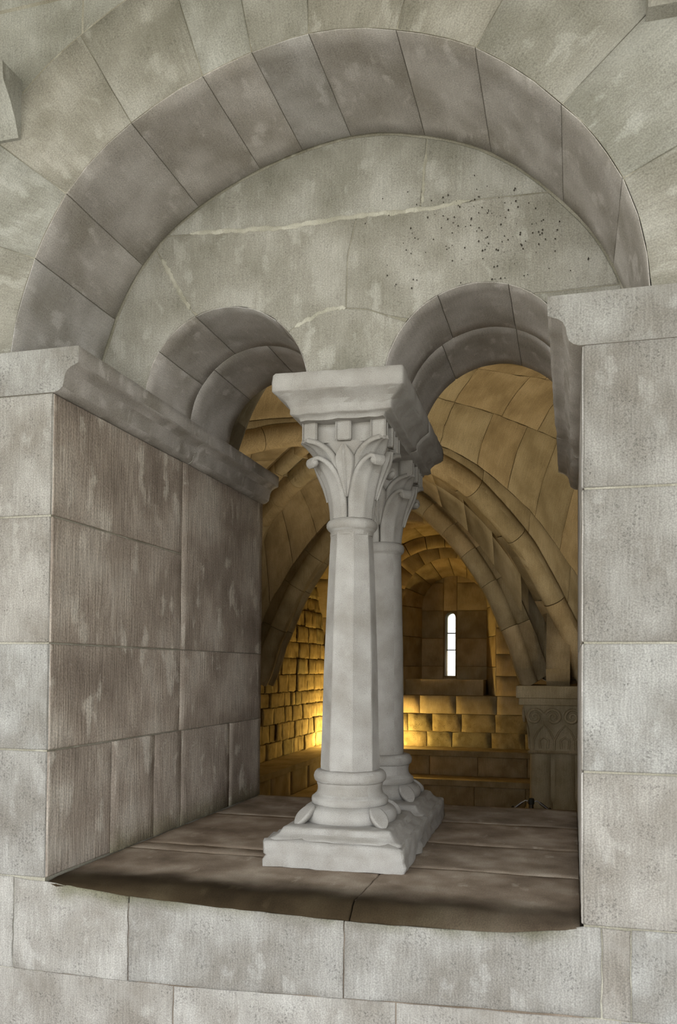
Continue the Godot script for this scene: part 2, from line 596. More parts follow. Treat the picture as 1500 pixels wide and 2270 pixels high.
func corner_stone(w: Node, xj: float, xo: float, y0: float, y1: float, dz: float, key: String) -> void:
	# front face and jamb return folded round the arris
	var s := signf(xo - xj)
	var lf := absf(xo - xj)
	var total := lf + dz
	var k := lf / total
	var f := func(u: float, v: float):
		var d: float = u * total
		var y := lerpf(y0, y1, v)
		var wear := .004 * (1.0 + noise.get_noise_2d(y * 9.0, xj * 40.0))
		if d < lf - .006:
			return Vector3(xo - s * d, y, 0)
		if d < lf + .006:
			var t: float = (d - lf + .006) / .012
			return Vector3(xj + s * (.006 * (1.0 - t) + wear * sin(t * PI) * .5), y, -.006 * t - wear * sin(t * PI) * .5)
		return Vector3(xj, y, -(d - lf))
	var gap := .003 / total
	var us := PackedFloat32Array([gap, gap])
	for i in 9:
		us.append(lerpf(gap * 2.5, k - .012 / total, i / 8.0))
	for i in 5:
		us.append(k + lerpf(-.006, .006, i / 4.0) / total)
	for i in 17:
		us.append(lerpf(k + .012 / total, 1.0 - gap * 2.5, i / 16.0))
	us.append(1.0 - gap)
	us.append(1.0 - gap)
	var lv := y1 - y0
	var vs := stations(8, .003 / lv, .004 / lv)
	var o := Node3D.new()
	o.name = "stone"
	w.add_child(o, true)
	var face := begin()
	var turned := begin()
	var rows := []
	for v in vs.size():
		var r := PackedVector3Array()
		for i in us.size():
			var p: Vector3 = f.call(us[i], vs[v])
			var n := Vector3.BACK if us[i] < k else Vector3(-s, 0, 0)
			if absf(us[i] - k) * total < .008:
				n = Vector3(-s, 0, 1).normalized()
			var e := mini(mini(i, us.size() - 1 - i), mini(v, vs.size() - 1 - v))
			var d: float = [-.006, -.002, 0.0][mini(e, 2)]
			d += noise.get_noise_3dv(p * 5.0) * .002
			r.append(p + n * d)
		rows.append(r)
	for v in rows.size() - 1:
		for i in us.size() - 1:
			var st := face if us[i] < k else turned
			if s < 0.0:
				quad(st, rows[v][i], rows[v + 1][i], rows[v + 1][i + 1], rows[v][i + 1])
			else:
				quad(st, rows[v][i], rows[v][i + 1], rows[v + 1][i + 1], rows[v + 1][i])
	put(face, "face", any(key), o)
	put(turned, "jamb_return", (M.reveal[0] if y0 > .35 else M.reveal[1]) if s < 0.0 else any("soffit"), o)

func ring_normal(t: float) -> Vector2:
	var d := (curve(ARCH, minf(t + .015, 1.0)) - curve(ARCH, maxf(t - .015, 0.0))).normalized()
	return Vector2(-d.y, d.x)

func voussoir(w: Node, t0: float, t1: float, high: float) -> void:
	var o := Node3D.new()
	o.name = "voussoir"
	w.add_child(o, true)
	var m := any("plain")
	var n := maxi(3, int((t1 - t0) * 34.0))
	patch(o, "face", func(u, v):
		var t := lerpf(t0, t1, u)
		var q = curve(ARCH, t) + ring_normal(t) * (.004 + v * high)
		return Vector3(q.x, q.y, -.004 * pow(1.0 - v, 8.0)), n, 5, m, Vector3.BACK, .0011, .0045, .002, .0012)
	var mid := curve(ARCH, (t0 + t1) * .5)
	patch(o, "intrados", func(u, v):
		var q := curve(ARCH, lerpf(t0, t1, u))
		return Vector3(q.x, q.y, lerpf(-.002, ZT + .004, v)), n, 8, any("soffit"), Vector3(-mid.x, 1.5 - mid.y, 0), .0009, .0025, .0018, .0015)

func spandrel(w: Node) -> void:
	var ext := PackedVector2Array()
	for i in 41:
		var t := i / 40.0
		var q := curve(ARCH, t) + ring_normal(t) * .366
		ext.append(q)
	# left and right flanks in courses, clipped against the extrados
	var hole := PackedVector2Array([Vector2(-1.34, 1.3), Vector2(1.35, 1.3)])
	var rev := ext.duplicate()
	rev.reverse()
	hole.append_array(rev)
	for y in [1.671, 2.046, 2.42, 2.80, 3.18]:
		for x in [-2.2, -1.46, -.72, .02, .76, 1.5]:
			var rect := PackedVector2Array([Vector2(x, y), Vector2(x + .74, y), Vector2(x + .74, y + .375), Vector2(x, y + .375)])
			for piece in Geometry2D.clip_polygons(rect, hole):
				if piece.size() > 2:
					slab_poly(w, "stone", piece, -.004, any("plain"))

func tympanum() -> void:
	var w := struct("wall_tympanum", "yellowish grey stone tympanum above the twin small arches")
	var p := PackedVector2Array()
	for q in arch_cut(.005):
		if q.y > 1.672:
			p.append(q)
	p.append(Vector2(.972, 1.671))
	for k in [1, 0]:
		var c: Vector2 = SMALL[k][0]
		var r: float = SMALL[k][1] + .005
		var a0 := asin((1.671 - c.y) / r)
		for i in 33:
			var a := lerpf(a0, PI - a0, i / 32.0)
			p.append(c + Vector2(cos(a), sin(a)) * r)
	p.append(Vector2(-.962, 1.671))
	body(w, "mortar", p, ZT - .0035, ZB + .004, M.mortar)
	# face stones cut out of drawn outlines by the two small arches and the great arch
	var outline := arch_cut(-.004)
	outline[0].y = 1.671
	outline[outline.size() - 1].y = 1.671
	var joint := [Vector2(-.98, 2.262), Vector2(-.606, 2.256), Vector2(-.436, 2.248), Vector2(-.212, 2.230), Vector2(.053, 2.236), Vector2(.275, 2.229), Vector2(.488, 2.238), Vector2(.99, 2.222)]
	var top_left := PackedVector2Array([joint[1], joint[2], joint[3], joint[4], joint[5], Vector2(.297, 2.436), Vector2(.30, 2.7), Vector2(-.75, 2.7), Vector2(-.75, 2.262)])
	var top_right := PackedVector2Array([joint[5], joint[6], joint[7], Vector2(1.1, 2.7), Vector2(.30, 2.7), Vector2(.297, 2.436)])
	var mid_left := PackedVector2Array([Vector2(-.75, 2.262), joint[1], joint[2], joint[3], joint[4], Vector2(.021, 2.10), Vector2(.018, 1.918), Vector2(-.058, 1.917), Vector2(-.166, 1.869), Vector2(-.30, 1.80), Vector2(-.566, 1.967), Vector2(-.696, 2.183)])
	var mid_right := PackedVector2Array([joint[4], joint[5], joint[6], joint[7], Vector2(1.1, 1.9), Vector2(.622, 1.90), Vector2(.45, 1.80), Vector2(.168, 1.876), Vector2(.10, 1.905), Vector2(.018, 1.918), Vector2(.021, 2.10)])
	var low_left := PackedVector2Array([Vector2(-.75, 2.262), Vector2(-.696, 2.183), Vector2(-.566, 1.967), Vector2(-.40, 1.80), Vector2(-.40, 1.5), Vector2(-1.1, 1.5), Vector2(-1.1, 2.262)])
	var low_right := PackedVector2Array([Vector2(1.1, 1.9), Vector2(.622, 1.90), Vector2(.5, 1.80), Vector2(.5, 1.5), Vector2(1.1, 1.5)])
	var pier := PackedVector2Array([Vector2(-.30, 1.80), Vector2(-.166, 1.869), Vector2(-.058, 1.917), Vector2(.018, 1.918), Vector2(.10, 1.905), Vector2(.168, 1.876), Vector2(.34, 1.80), Vector2(.34, 1.62), Vector2(-.30, 1.62)])
	for st in [top_left, top_right, mid_left, mid_right, low_left, low_right, pier]:
		for a in Geometry2D.intersect_polygons(st, outline):
			var left := [a]
			for k in 2:
				var disc := PackedVector2Array()
				var c: Vector2 = SMALL[k][0]
				for i in 49:
					var an := PI * i / 48.0
					disc.append(c + Vector2(cos(an), sin(an)) * (SMALL[k][1] + .001))
				disc.append(Vector2(c.x - SMALL[k][1], 1.4))
				disc.append(Vector2(c.x + SMALL[k][1], 1.4))
				var nxt := []
				for b in left:
					for d in Geometry2D.clip_polygons(b, disc):
						if not Geometry2D.is_polygon_clockwise(d):
							nxt.append(d)
				left = nxt
			for b in left:
				slab_poly(w, "stone", b, ZT, M.plain[2] if st == pier else any("plain"), .0018, .0045, .0025, .003)
	# pale pointing left proud of the joints
	smear(w, [Vector2(-.58, 2.256), Vector2(-.43, 2.248), Vector2(-.212, 2.232), Vector2(.053, 2.237), Vector2(.275, 2.230), Vector2(.45, 2.238)], .011)
	smear(w, [Vector2(-.69, 2.175), Vector2(-.63, 2.07), Vector2(-.575, 1.975)], .012)
	smear(w, [Vector2(-.17, 1.868), Vector2(-.058, 1.917), Vector2(.018, 1.918)], .009)
	smear(w, [Vector2(.295, 2.42), Vector2(.288, 2.34), Vector2(.283, 2.25)], .007)
	# mason-bee holes in the right half, their inner shade painted as dark brown spots
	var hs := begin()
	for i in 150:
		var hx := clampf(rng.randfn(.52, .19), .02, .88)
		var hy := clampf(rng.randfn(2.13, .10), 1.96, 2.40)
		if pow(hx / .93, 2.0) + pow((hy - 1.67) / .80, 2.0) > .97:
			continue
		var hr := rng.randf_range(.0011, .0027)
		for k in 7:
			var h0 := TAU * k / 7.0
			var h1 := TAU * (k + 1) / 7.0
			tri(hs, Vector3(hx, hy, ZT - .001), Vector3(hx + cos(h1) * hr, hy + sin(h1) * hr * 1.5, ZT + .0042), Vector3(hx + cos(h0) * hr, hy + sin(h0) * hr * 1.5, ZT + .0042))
	var holes := put(hs, "insect_hole_shade", flat(Color8(62, 56, 48), .95, 0.0), w)
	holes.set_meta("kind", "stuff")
	# the two rings of soffit stones in each small arch
	for k in 2:
		var c: Vector2 = SMALL[k][0]
		var r: float = SMALL[k][1]
		var rings := [[ZT - .001, -.885], [-.885, ZB]]
		for e in 2:
			var angs = [[0.0, .9, 1.95, 2.55, PI], [0.0, .75, 1.5, 2.3, PI]][(k + e) % 2]
			if k == 1:
				angs = [[0.0, 1.24, 2.0, PI], [0.0, 1.24, 2.15, PI]][e]
			for i in angs.size() - 1:
				var a0: float = angs[i]
				var a1: float = angs[i + 1]
				var am := (a0 + a1) * .5
				var z0: float = rings[e][0]
				var z1: float = rings[e][1]
				var dr := rng.randf_range(-.001, .001)
				patch(w, "voussoir", func(u, v):
					var low := asin((1.671 - c.y) / r)
					var a := clampf(lerpf(a0, a1, u), low, PI - low)
					return Vector3(c.x + cos(a) * (r + dr), c.y + sin(a) * (r + dr), lerpf(z0, z1, v)), 10, 6, any("soffit"), Vector3(-cos(am), -sin(am), 0), .0009, .0025, .0018, .0015)

func smear(w: Node, pts: Array, wide: float) -> void:
	var rings := []
	var n := 12 * (pts.size() - 1)
	for i in n + 1:
		var t := float(i) / n
		var q := curve(pts, t)
		var d := (curve(pts, minf(t + .01, 1.0)) - curve(pts, maxf(t - .01, 0.0))).normalized()
		var side := Vector2(-d.y, d.x)
		var end := minf(1.0, minf(t, 1.0 - t) * 12.0 + .15)
		var a := wide * end * (.75 + .8 * noise.get_noise_2d(t * 14.0 * pts.size(), wide * 900.0))
		var b := wide * end * (.75 + .8 * noise.get_noise_2d(t * 11.0 * pts.size() + 40.0, wide * 500.0))
		var ring := PackedVector3Array()
		for e in [[-b * 1.4, -.003], [-b * .8, .0012], [0.0, .0026], [a * .8, .0012], [a * 1.4, -.003]]:
			var p: Vector2 = q + side * e[0]
			ring.append(Vector3(p.x, p.y, ZT + e[1]))
		rings.append(ring)
	var st := begin()
	loft(st, rings)
	put(st, "pointing", M.pale, w)

func jambs() -> void:
	var damp := func(p: Vector3):
		var k := smoothstep(.10, 0.0, p.y + noise.get_noise_3dv(p * 9.0) * .05)
		return Color.WHITE.lerp(Color(.50, .52, .38), k * .8)
	var w := struct("wall_jamb_left", "brown weathered left jamb of the opening with flaking pale crust")
	var rows := [[0.0, .400, [-.386, -.708, -.947, -1.468, ZW]], [.400, .737, [-.926, ZW]], [.737, 1.529, [-.93, ZW]]]
	for r in rows:
		var zs: Array = r[2]
		for i in zs.size() - 1:
			block(w, "stone", Vector3(-.80, r[0], zs[i]), Vector3(0, 0, zs[i + 1] - zs[i]), Vector3(0, r[1] - r[0], 0), M.reveal[0] if r[0] > .35 else M.reveal[1], Vector3.RIGHT, .0012, .004, .002, .002, damp, .05)
	w = struct("wall_jamb_right", "pale right jamb of the opening seen edge-on")
	rows = [[0.0, .399, [-.34, -.9, -1.4, ZW]], [.399, .738, [-.40, -1.1, ZW]], [.738, 1.146, [-.31, -.95, ZW]], [1.146, 1.533, [-.36, -1.2, ZW]]]
	for r in rows:
		var zs: Array = r[2]
		for i in zs.size() - 1:
			block(w, "stone", Vector3(.802, r[0], zs[i]), Vector3(0, 0, zs[i + 1] - zs[i]), Vector3(0, r[1] - r[0], 0), any("soffit"), Vector3.LEFT, .0009, .0025, .0018, .0015)

func sill() -> void:
	var w := struct("window_sill", "worn dark brown stone sill slabs of the opening", "sill")
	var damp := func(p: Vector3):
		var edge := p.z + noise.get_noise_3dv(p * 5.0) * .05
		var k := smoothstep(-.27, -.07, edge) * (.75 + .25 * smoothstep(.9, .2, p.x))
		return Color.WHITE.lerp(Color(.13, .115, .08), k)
	# front slabs with a rounded nose, then two rows behind
	for q in [[-.80, .175], [.175, .802]]:
		var x0: float = q[0]
		var x1: float = q[1]
		patch(w, "slab", func(u, v):
			var d: float = v * .52
			var x := lerpf(x0, x1, u)
			var low := graph(NOSE, x) + .006 * noise.get_noise_1d(x * 6.0)
			if d < .07:
				var t: float = d / .07
				return Vector3(x, -low * pow(1.0 - t, 1.7), .002 - .065 * t)
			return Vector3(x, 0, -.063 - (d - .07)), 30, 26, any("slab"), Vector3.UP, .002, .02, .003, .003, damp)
	for q in [[-.80, .02, -.46 - .051, -.62], [-.80, -.02, -.62, -1.30], [.02, .802, -.511, -.935], [-.02, .802, -.935, -1.40], [-.80, -.02, -1.30, ZW], [-.02, .802, -1.40, ZW]]:
		block(w, "slab", Vector3(q[0], .0, q[2]), Vector3(q[1] - q[0], 0, 0), Vector3(0, 0, q[3] - q[2]), any("slab"), Vector3.UP, .0016, .006, .003, .003, null, .04)

func imposts() -> void:
	var prof := [Vector2(0, 1.669), Vector2(0, 1.640), Vector2(.001, 1.616), Vector2(.012, 1.611), Vector2(.026, 1.606), Vector2(.040, 1.596), Vector2(.048, 1.580), Vector2(.051, 1.560), Vector2(.056, 1.544), Vector2(.068, 1.534), Vector2(.082, 1.529), Vector2(.110, 1.529), Vector2(.5, 1.529), Vector2(.85, 1.529), Vector2(.85, 1.669), Vector2(.4, 1.669), Vector2(.2, 1.669)]
	for s in [-1.0, 1.0]:
		var o := thing("impost", "moulded stone impost capping the left jamb under the great arch" if s < 0 else "moulded stone impost capping the right jamb under the great arch", "impost", Vector3(s * .712, 0, 0))
		var cut := -.98 if s < 0 else -1.25
		for part in [[.001, cut + .002], [cut - .002, ZW]]:
			var z0: float = part[0]
			var z1: float = part[1]
			var rings := []
			var n := int((z0 - z1) / .025)
			for i in n + 1:
				var z := lerpf(z0, z1, float(i) / n)
				var ring := PackedVector3Array()
				for q in prof:
					var worn := 0.0
					if q.x < .1 and z < -.02:
						worn = .004 * noise.get_noise_3d(q.y * 14.0, z * 9.0, s * 5.0)
						var hurt := smoothstep(.22, .05, absf(z - cut - .06)) if s < 0 else smoothstep(.2, .04, absf(z + 1.25))
						worn += hurt * (.012 + .014 * noise.get_noise_3d(q.y * 30.0, z * 42.0, 4.0 + s)) * smoothstep(.0, .03, q.x + .012)
					ring.append(Vector3(s * (q.x + maxf(worn, -.003)), q.y, z))
				if s > 0.0:
					ring.reverse()
				rings.append(ring)
			var st := begin()
			loft(st, rings)
			put(st, "moulding", M.soffit[1], o)
			if z0 > 0.0:
				var face := begin(false)
				var poly := PackedVector2Array()
				for q in prof:
					poly.append(Vector2(s * q.x, q.y))
				var idx := Geometry2D.triangulate_polygon(poly)
				for i in idx.size():
					face.add_vertex(Vector3(poly[idx[i]].x, poly[idx[i]].y, .0022))
				put(face, "front_face", M.ashlar[1], o)

# ------------------------------------------------------------------ twin columns
func ring_at(r: float, y: float, n := 48, c := Vector2.ZERO) -> PackedVector3Array:
	var p := PackedVector3Array()
	for i in n:
		var a := -TAU * i / n
		p.append(Vector3(c.x + r * cos(a), y, c.y + r * sin(a)))
	return p

func lathe(parent: Node, nm: String, prof: Array, mat: Material, amp := .0015, n := 48) -> MeshInstance3D:
	var rings := []
	for q in prof:
		var r := ring_at(q.x, q.y, n)
		for i in r.size():
			r[i] = wob(r[i] + Vector3(0, 0, 7), 16.0, amp) - Vector3(0, 0, 7)
		rings.append(r)
	var st := begin()
	loft(st, rings)
	return put(st, nm, mat, parent)

func round_rect(hx: float, hz: float, y: float, step := .03, corner := .008) -> PackedVector3Array:
	var c := [Vector2(hx, hz), Vector2(hx, -hz), Vector2(-hx, -hz), Vector2(-hx, hz)]
	var p := PackedVector3Array()
	for k in 4:
		var a: Vector2 = c[k]
		var b: Vector2 = c[(k + 1) % 4]
		var d := (b - a).normalized()
		var n := int(maxf(4, 2.0 * (.15 if absf(d.x) > .5 else .5) / step))
		for i in n:
			var t := lerpf(corner, a.distance_to(b) - corner, float(i) / (n - 1))
			var q := a + d * t
			p.append(Vector3(q.x, y, q.y))
	return p

func rect_loft(parent: Node, nm: String, prof: Array, zc: float, hz0: float, mat: Material, amp: float) -> MeshInstance3D:
	# prof: Vector3(half width in x, inset of the ends in z from hz0, y)
	var rings := []
	for q in prof:
		var r := round_rect(q.x, hz0 - q.y, q.z)
		for i in r.size():
			r[i] = wob(wob(r[i] + Vector3(0, 0, zc), 12.0, amp * .8), 38.0, amp * .5) - Vector3(0, 0, zc)
		rings.append(r)
	var st := begin()
	loft(st, rings)
	return put(st, nm, mat, parent)

func leaf(parent: Node, nm: String, path: Array, widths: Array, th: float, az: float, mat: Material, bow := .9, rim := .5) -> void:
	var rings := []
	var n := 14
	var dense := 4 * (path.size() - 1)
	for i in dense + 1:
		var t := float(i) / dense
		var q := curve(path, t)
		var q2 := curve(path, minf(t + .02, 1.0)) - curve(path, maxf(t - .02, 0.0))
		var nr := Vector2(q2.y, -q2.x).normalized()
		var wpts := []
		for k in widths.size():
			wpts.append(Vector2(float(k) / (widths.size() - 1), widths[k]))
		var w := graph(wpts, t)
		var ring := PackedVector3Array()
		for j in n + 1:
			var s := lerpf(-1.0, 1.0, float(j) / n)
			var lift := th * (.45 + rim * pow(absf(s), 3.0) + .35 * exp(-s * s * 40.0) - (.9 if absf(s) > .99 else 0.0))
			var drop := s * s * w * w / maxf(q.x, .05) * .5 * bow
			ring.append(leaf_point(q + nr * lift - Vector2(drop, 0), w * s, az))
		for j in n + 1:
			var s := lerpf(1.0, -1.0, float(j) / n)
			var drop := s * s * w * w / maxf(q.x, .05) * .5 * bow
			ring.append(leaf_point(q - nr * th * .8 - Vector2(drop, 0), w * s * .96, az))
		rings.append(ring)
	var st := begin()
	loft(st, rings)
	put(st, nm, mat, parent)

func leaf_point(q: Vector2, side: float, az: float) -> Vector3:
	var d := Vector3(sin(az), 0, cos(az))
	var t := Vector3(cos(az), 0, -sin(az))
	return d * q.x + t * side + Vector3(0, q.y, 0)

func ball(parent: Node, nm: String, c: Vector3, r: Vector3, mat: Material, turn := 0.0) -> void:
	var rings := []
	for i in 9:
		var a := PI * (.02 + .96 * i / 8.0)
		var ring := PackedVector3Array()
		for j in 14:
			var b := -TAU * j / 14.0
			ring.append(c + Vector3(r.x * sin(a) * cos(b), -r.y * cos(a), r.z * sin(a) * sin(b)).rotated(Vector3.UP, turn))
		rings.append(ring)
	var st := begin()
	loft(st, rings)
	put(st, nm, mat, parent)

func cap(parent: Node3D, m: Material) -> void:
	var c := Node3D.new()
	c.name = "capital"
	parent.add_child(c)
	lathe(c, "bell", [Vector2(.068, 1.200), Vector2(.069, 1.24), Vector2(.074, 1.29), Vector2(.084, 1.335), Vector2(.098, 1.375), Vector2(.114, 1.41), Vector2(.128, 1.44), Vector2(.132, 1.462)], m, .001)
	for k in 4:
		var az := PI / 4 + k * PI / 2
		leaf(c, "leaf", [Vector2(.071, 1.202), Vector2(.075, 1.25), Vector2(.086, 1.305), Vector2(.106, 1.352), Vector2(.132, 1.386), Vector2(.154, 1.402), Vector2(.170, 1.400), Vector2(.175, 1.386), Vector2(.167, 1.376)], [.050, .053, .057, .056, .047, .034, .026, .021, .016], .009, az, m, .9, .75)
		ball(c, "volute", leaf_point(Vector2(.165, 1.388), 0, az), Vector3(.030, .0165, .0165), m, az)
		leaf(c, "leaf", [Vector2(.100, 1.350), Vector2(.112, 1.392), Vector2(.136, 1.428), Vector2(.168, 1.452), Vector2(.202, 1.462)], [.052, .060, .056, .042, .020], .010, az, m, .9, .8)
		leaf(c, "leaf", [Vector2(.080, 1.275), Vector2(.096, 1.325), Vector2(.116, 1.370), Vector2(.130, 1.408), Vector2(.134, 1.445)], [.004, .018, .032, .033, .008], .021, k * PI / 2, m, .3, .1)
	var st := begin(false)
	boxm(st, Vector3(-.120, 1.458, -.120), Vector3(.120, 1.526, .120))
	put(st, "top_block", m, c)
	for sx in [-1, 1]:
		for sz in [-1, 1]:
			dice(c, Vector3(sx * .122, 1.494, sz * .122), Vector3(.026, .032, .026), m)
	for k in 4:
		var d := Vector3(sin(k * PI / 2), 0, cos(k * PI / 2))
		dice(c, d * .130 + Vector3(0, 1.492, 0), Vector3(.027 if k % 2 == 0 else .022, .034, .022 if k % 2 == 0 else .027), m)

func dice(parent: Node, c: Vector3, h: Vector3, m: Material) -> void:
	var rings := []
	for q in [Vector2(.86, -1.0), Vector2(1.0, -.88), Vector2(1.0, .9), Vector2(.95, 1.0)]:
		var r := PackedVector3Array()
		for v in [Vector2(1, 1), Vector2(1, -1), Vector2(-1, -1), Vector2(-1, 1)]:
			for e in [-.12, .12]:
				var turn := Vector2(v.x, v.y)
				var p := Vector2(turn.x * h.x * q.x, turn.y * h.z * q.x)
				var along := Vector2(v.y, -v.x) if v.x * v.y > 0 else Vector2(-v.y, v.x)
				p += Vector2(along.x * h.x, along.y * h.z) * e - Vector2(v.x * h.x, v.y * h.z) * .06
				r.append(c + Vector3(p.x, h.y * q.y, p.y))
		rings.append(r)
	var st := begin(false)
	loft(st, rings)
	put(st, "dice", m, parent)

func base(parent: Node3D, m: Material) -> void:
	var b := Node3D.new()
	b.name = "base"
	parent.add_child(b)
	lathe(b, "lower_torus", [Vector2(.135, .118), Vector2(.155, .120), Vector2(.166, .130), Vector2(.170, .146), Vector2(.167, .160), Vector2(.158, .172), Vector2(.146, .180), Vector2(.137, .183)], m)
	lathe(b, "scotia", [Vector2(.130, .180), Vector2(.136, .186), Vector2(.138, .196), Vector2(.136, .207), Vector2(.128, .213), Vector2(.120, .220), Vector2(.116, .232), Vector2(.116, .244), Vector2(.119, .254), Vector2(.117, .262)], m)
	lathe(b, "upper_torus", [Vector2(.112, .258), Vector2(.121, .260), Vector2(.128, .268), Vector2(.131, .280), Vector2(.128, .292), Vector2(.121, .301), Vector2(.112, .304), Vector2(.098, .304)], m)
	for k in 4:
		var az := PI / 4 + k * PI / 2
		leaf(b, "claw", [Vector2(.150, .174), Vector2(.166, .168), Vector2(.186, .152), Vector2(.202, .134), Vector2(.212, .119)], [.014, .026, .032, .024, .006], .016, az, m, .6, .1)

func twin_columns() -> void:
	var turn := deg_to_rad(1.6)
	var mid := Vector3(-.002, 0, -.95)
	var ax := func(dz: float): return mid + Vector3(0, 0, dz).rotated(Vector3.UP, turn)
	var m: Material = M.carved[0]
	var m2: Material = M.carved[1]
	# the shared plinth
	var p := thing("plinth", "chipped oblong stone plinth on the sill carrying both twin columns", "plinth", mid)
	p.rotation.y = turn
	rect_loft(p, "lower_block", [Vector3(.243, .002, .001), Vector3(.244, 0, .02), Vector3(.236, .006, .038), Vector3(.240, .003, .048), Vector3(.241, .003, .078), Vector3(.236, .008, .086), Vector3(.20, .04, .088)], 0.0, .575, m, .014)
	for s in [1, -1]:
		var pad := Node3D.new()
		pad.name = "moulded_pad"
		p.add_child(pad, true)
		pad.position.z = s * .287
		rect_loft(pad, "hollow_moulding", [Vector3(.228, .0, .084), Vector3(.226, .002, .090), Vector3(.212, .014, .096), Vector3(.199, .026, .104), Vector3(.191, .032, .114), Vector3(.186, .036, .122), Vector3(.176, .046, .126), Vector3(.12, .10, .1265)], s, .262, m, .004)
	# front column: octagonal
	var c := thing("octagonal_column", "pale octagonal front column with leaf capital and moulded base", "column", ax.call(.30))
	c.rotation.y = turn
	base(c, m)
	var rings := []
	for q in [Vector2(.106, .302), Vector2(.107, .32), Vector2(.103, .45), Vector2(.098, .65), Vector2(.092, .85), Vector2(.085, 1.0), Vector2(.079, 1.12), Vector2(.0775, 1.135), Vector2(.079, 1.15)]:
		var r := PackedVector3Array()
		for i in 8:
			var a := -TAU * i / 8.0 + deg_to_rad(90.0 - 16.0)
			var v = Vector2(cos(a), sin(a)) * q.x
			var nx = Vector2(cos(a - TAU / 8), sin(a - TAU / 8)) * q.x
			for k in [.04, .28, .52, .76, .96]:
				var w = v.lerp(nx, k)
				r.append(wob(Vector3(w.x, q.y, w.y), 13.0, .0018))
		rings.append(r)
	var dense := []
	for i in rings.size() - 1:
		for k in 4:
			var r := PackedVector3Array()
			for j in rings[i].size():
				r.append(rings[i][j].lerp(rings[i + 1][j], k / 4.0))
			dense.append(r)
	dense.append(rings[-1])
	var st := begin(false)
	loft(st, dense)
	put(st, "shaft", m, c)
	lathe(c, "necking", [Vector2(.076, 1.142), Vector2(.079, 1.158), Vector2(.087, 1.164), Vector2(.093, 1.174), Vector2(.093, 1.186), Vector2(.087, 1.195), Vector2(.074, 1.202)], m, .0012, 32)
	cap(c, m)
	# rear column: round
	c = thing("round_column", "round rear column standing directly behind the octagonal one", "column", ax.call(-.30))
	c.rotation.y = turn
	base(c, m2)
	lathe(c, "shaft", [Vector2(.094, .302), Vector2(.095, .33), Vector2(.093, .5), Vector2(.089, .75), Vector2(.084, .95), Vector2(.0785, 1.13), Vector2(.078, 1.15)], m2, .0018)
	lathe(c, "necking", [Vector2(.076, 1.142), Vector2(.079, 1.155), Vector2(.086, 1.160), Vector2(.092, 1.170), Vector2(.092, 1.186), Vector2(.087, 1.195), Vector2(.074, 1.202)], m2, .0012)
	cap(c, m2)
	# the shared abacus: two stones
	var a := thing("abacus", "long moulded abacus of two stones across both capitals", "abacus", mid)
	a.rotation.y = turn
	for part in [[.555, -.075, 0], [-.079, -.555, 1]]:
		var z1: float = part[0]
		var z0: float = part[1]
		var zr := []
		for q in [Vector3(.148, .075, 1.524), Vector3(.154, .070, 1.536), Vector3(.172, .055, 1.539), Vector3(.178, .050, 1.543), Vector3(.178, .050, 1.562), Vector3(.183, .045, 1.570), Vector3(.195, .033, 1.584), Vector3(.210, .018, 1.596), Vector3(.220, .010, 1.602), Vector3(.223, .005, 1.606), Vector3(.228, 0, 1.610), Vector3(.228, 0, 1.640), Vector3(.227, .001, 1.662), Vector3(.222, .005, 1.668)]:
			var ring := PackedVector3Array()
			var f: float = z1 - (q.y if part[2] == 0 else 0.0)
			var b: float = z0 + (q.y if part[2] == 1 else 0.0)
			for side in [[q.x, f, q.x, b], [q.x, b, -q.x, b], [-q.x, b, -q.x, f], [-q.x, f, q.x, f]]:
				for i in 14:
					var t := lerpf(.015, .985, i / 13.0)
					var v := Vector3(lerpf(side[0], side[2], t), q.z, lerpf(side[1], side[3], t))
					var inner: bool = absf(v.z - (z0 if part[2] == 0 else z1)) < .01
					if inner:
						v.z += .012 * noise.get_noise_2d(v.x * 16.0, v.y * 30.0)
					var wear := .006 * clampf(v.z + .1, 0.0, 1.0) if v.z > .3 else .004
					ring.append(wob(wob(v, 9.0, wear), 34.0, .003))
			zr.append(ring)
		st = begin()
		loft(st, zr)
		put(st, "abacus_stone", M.carved[part[2]], a)

func corbels() -> void:
	# quarter-round bracket at the upper left; the little block at the upper right corner
	var o := thing("corbel", "small hollow-curved stone corbel at the upper left edge of the wall", "corbel", Vector3(-.937, 2.358, 0))
	var rings := []
	for x in [-.30, -.296, -.01, .0]:
		var r := PackedVector3Array()
		var k := .97 if x == -.30 or x == .0 else 1.0
		for q in [Vector2(-.01, 0), Vector2(.012, 0), Vector2(.03, .05), Vector2(.058, .10), Vector2(.095, .145), Vector2(.10, .20), Vector2(-.01, .20)]:
			r.append(Vector3(x, q.y * k, q.x * k))
		rings.append(r)
	var st := begin(false)
	loft(st, rings)
	put(st, "bracket", M.plain[1], o)
	o = thing("wall_bracket", "square stone bracket at the upper right corner of the wall", "bracket", Vector3(.962, 2.372, 0))
	rings = []
	for q in [Vector2(0, .0), Vector2(.05, .002), Vector2(.06, .012)]:
		rings.append(PackedVector3Array([Vector3(q.y, q.y, q.x), Vector3(q.y, .5, q.x), Vector3(.4, .5, q.x), Vector3(.4, q.y, q.x)]))
	st = begin(false)
	loft(st, rings)
	put(st, "bracket_block", M.plain[2], o)

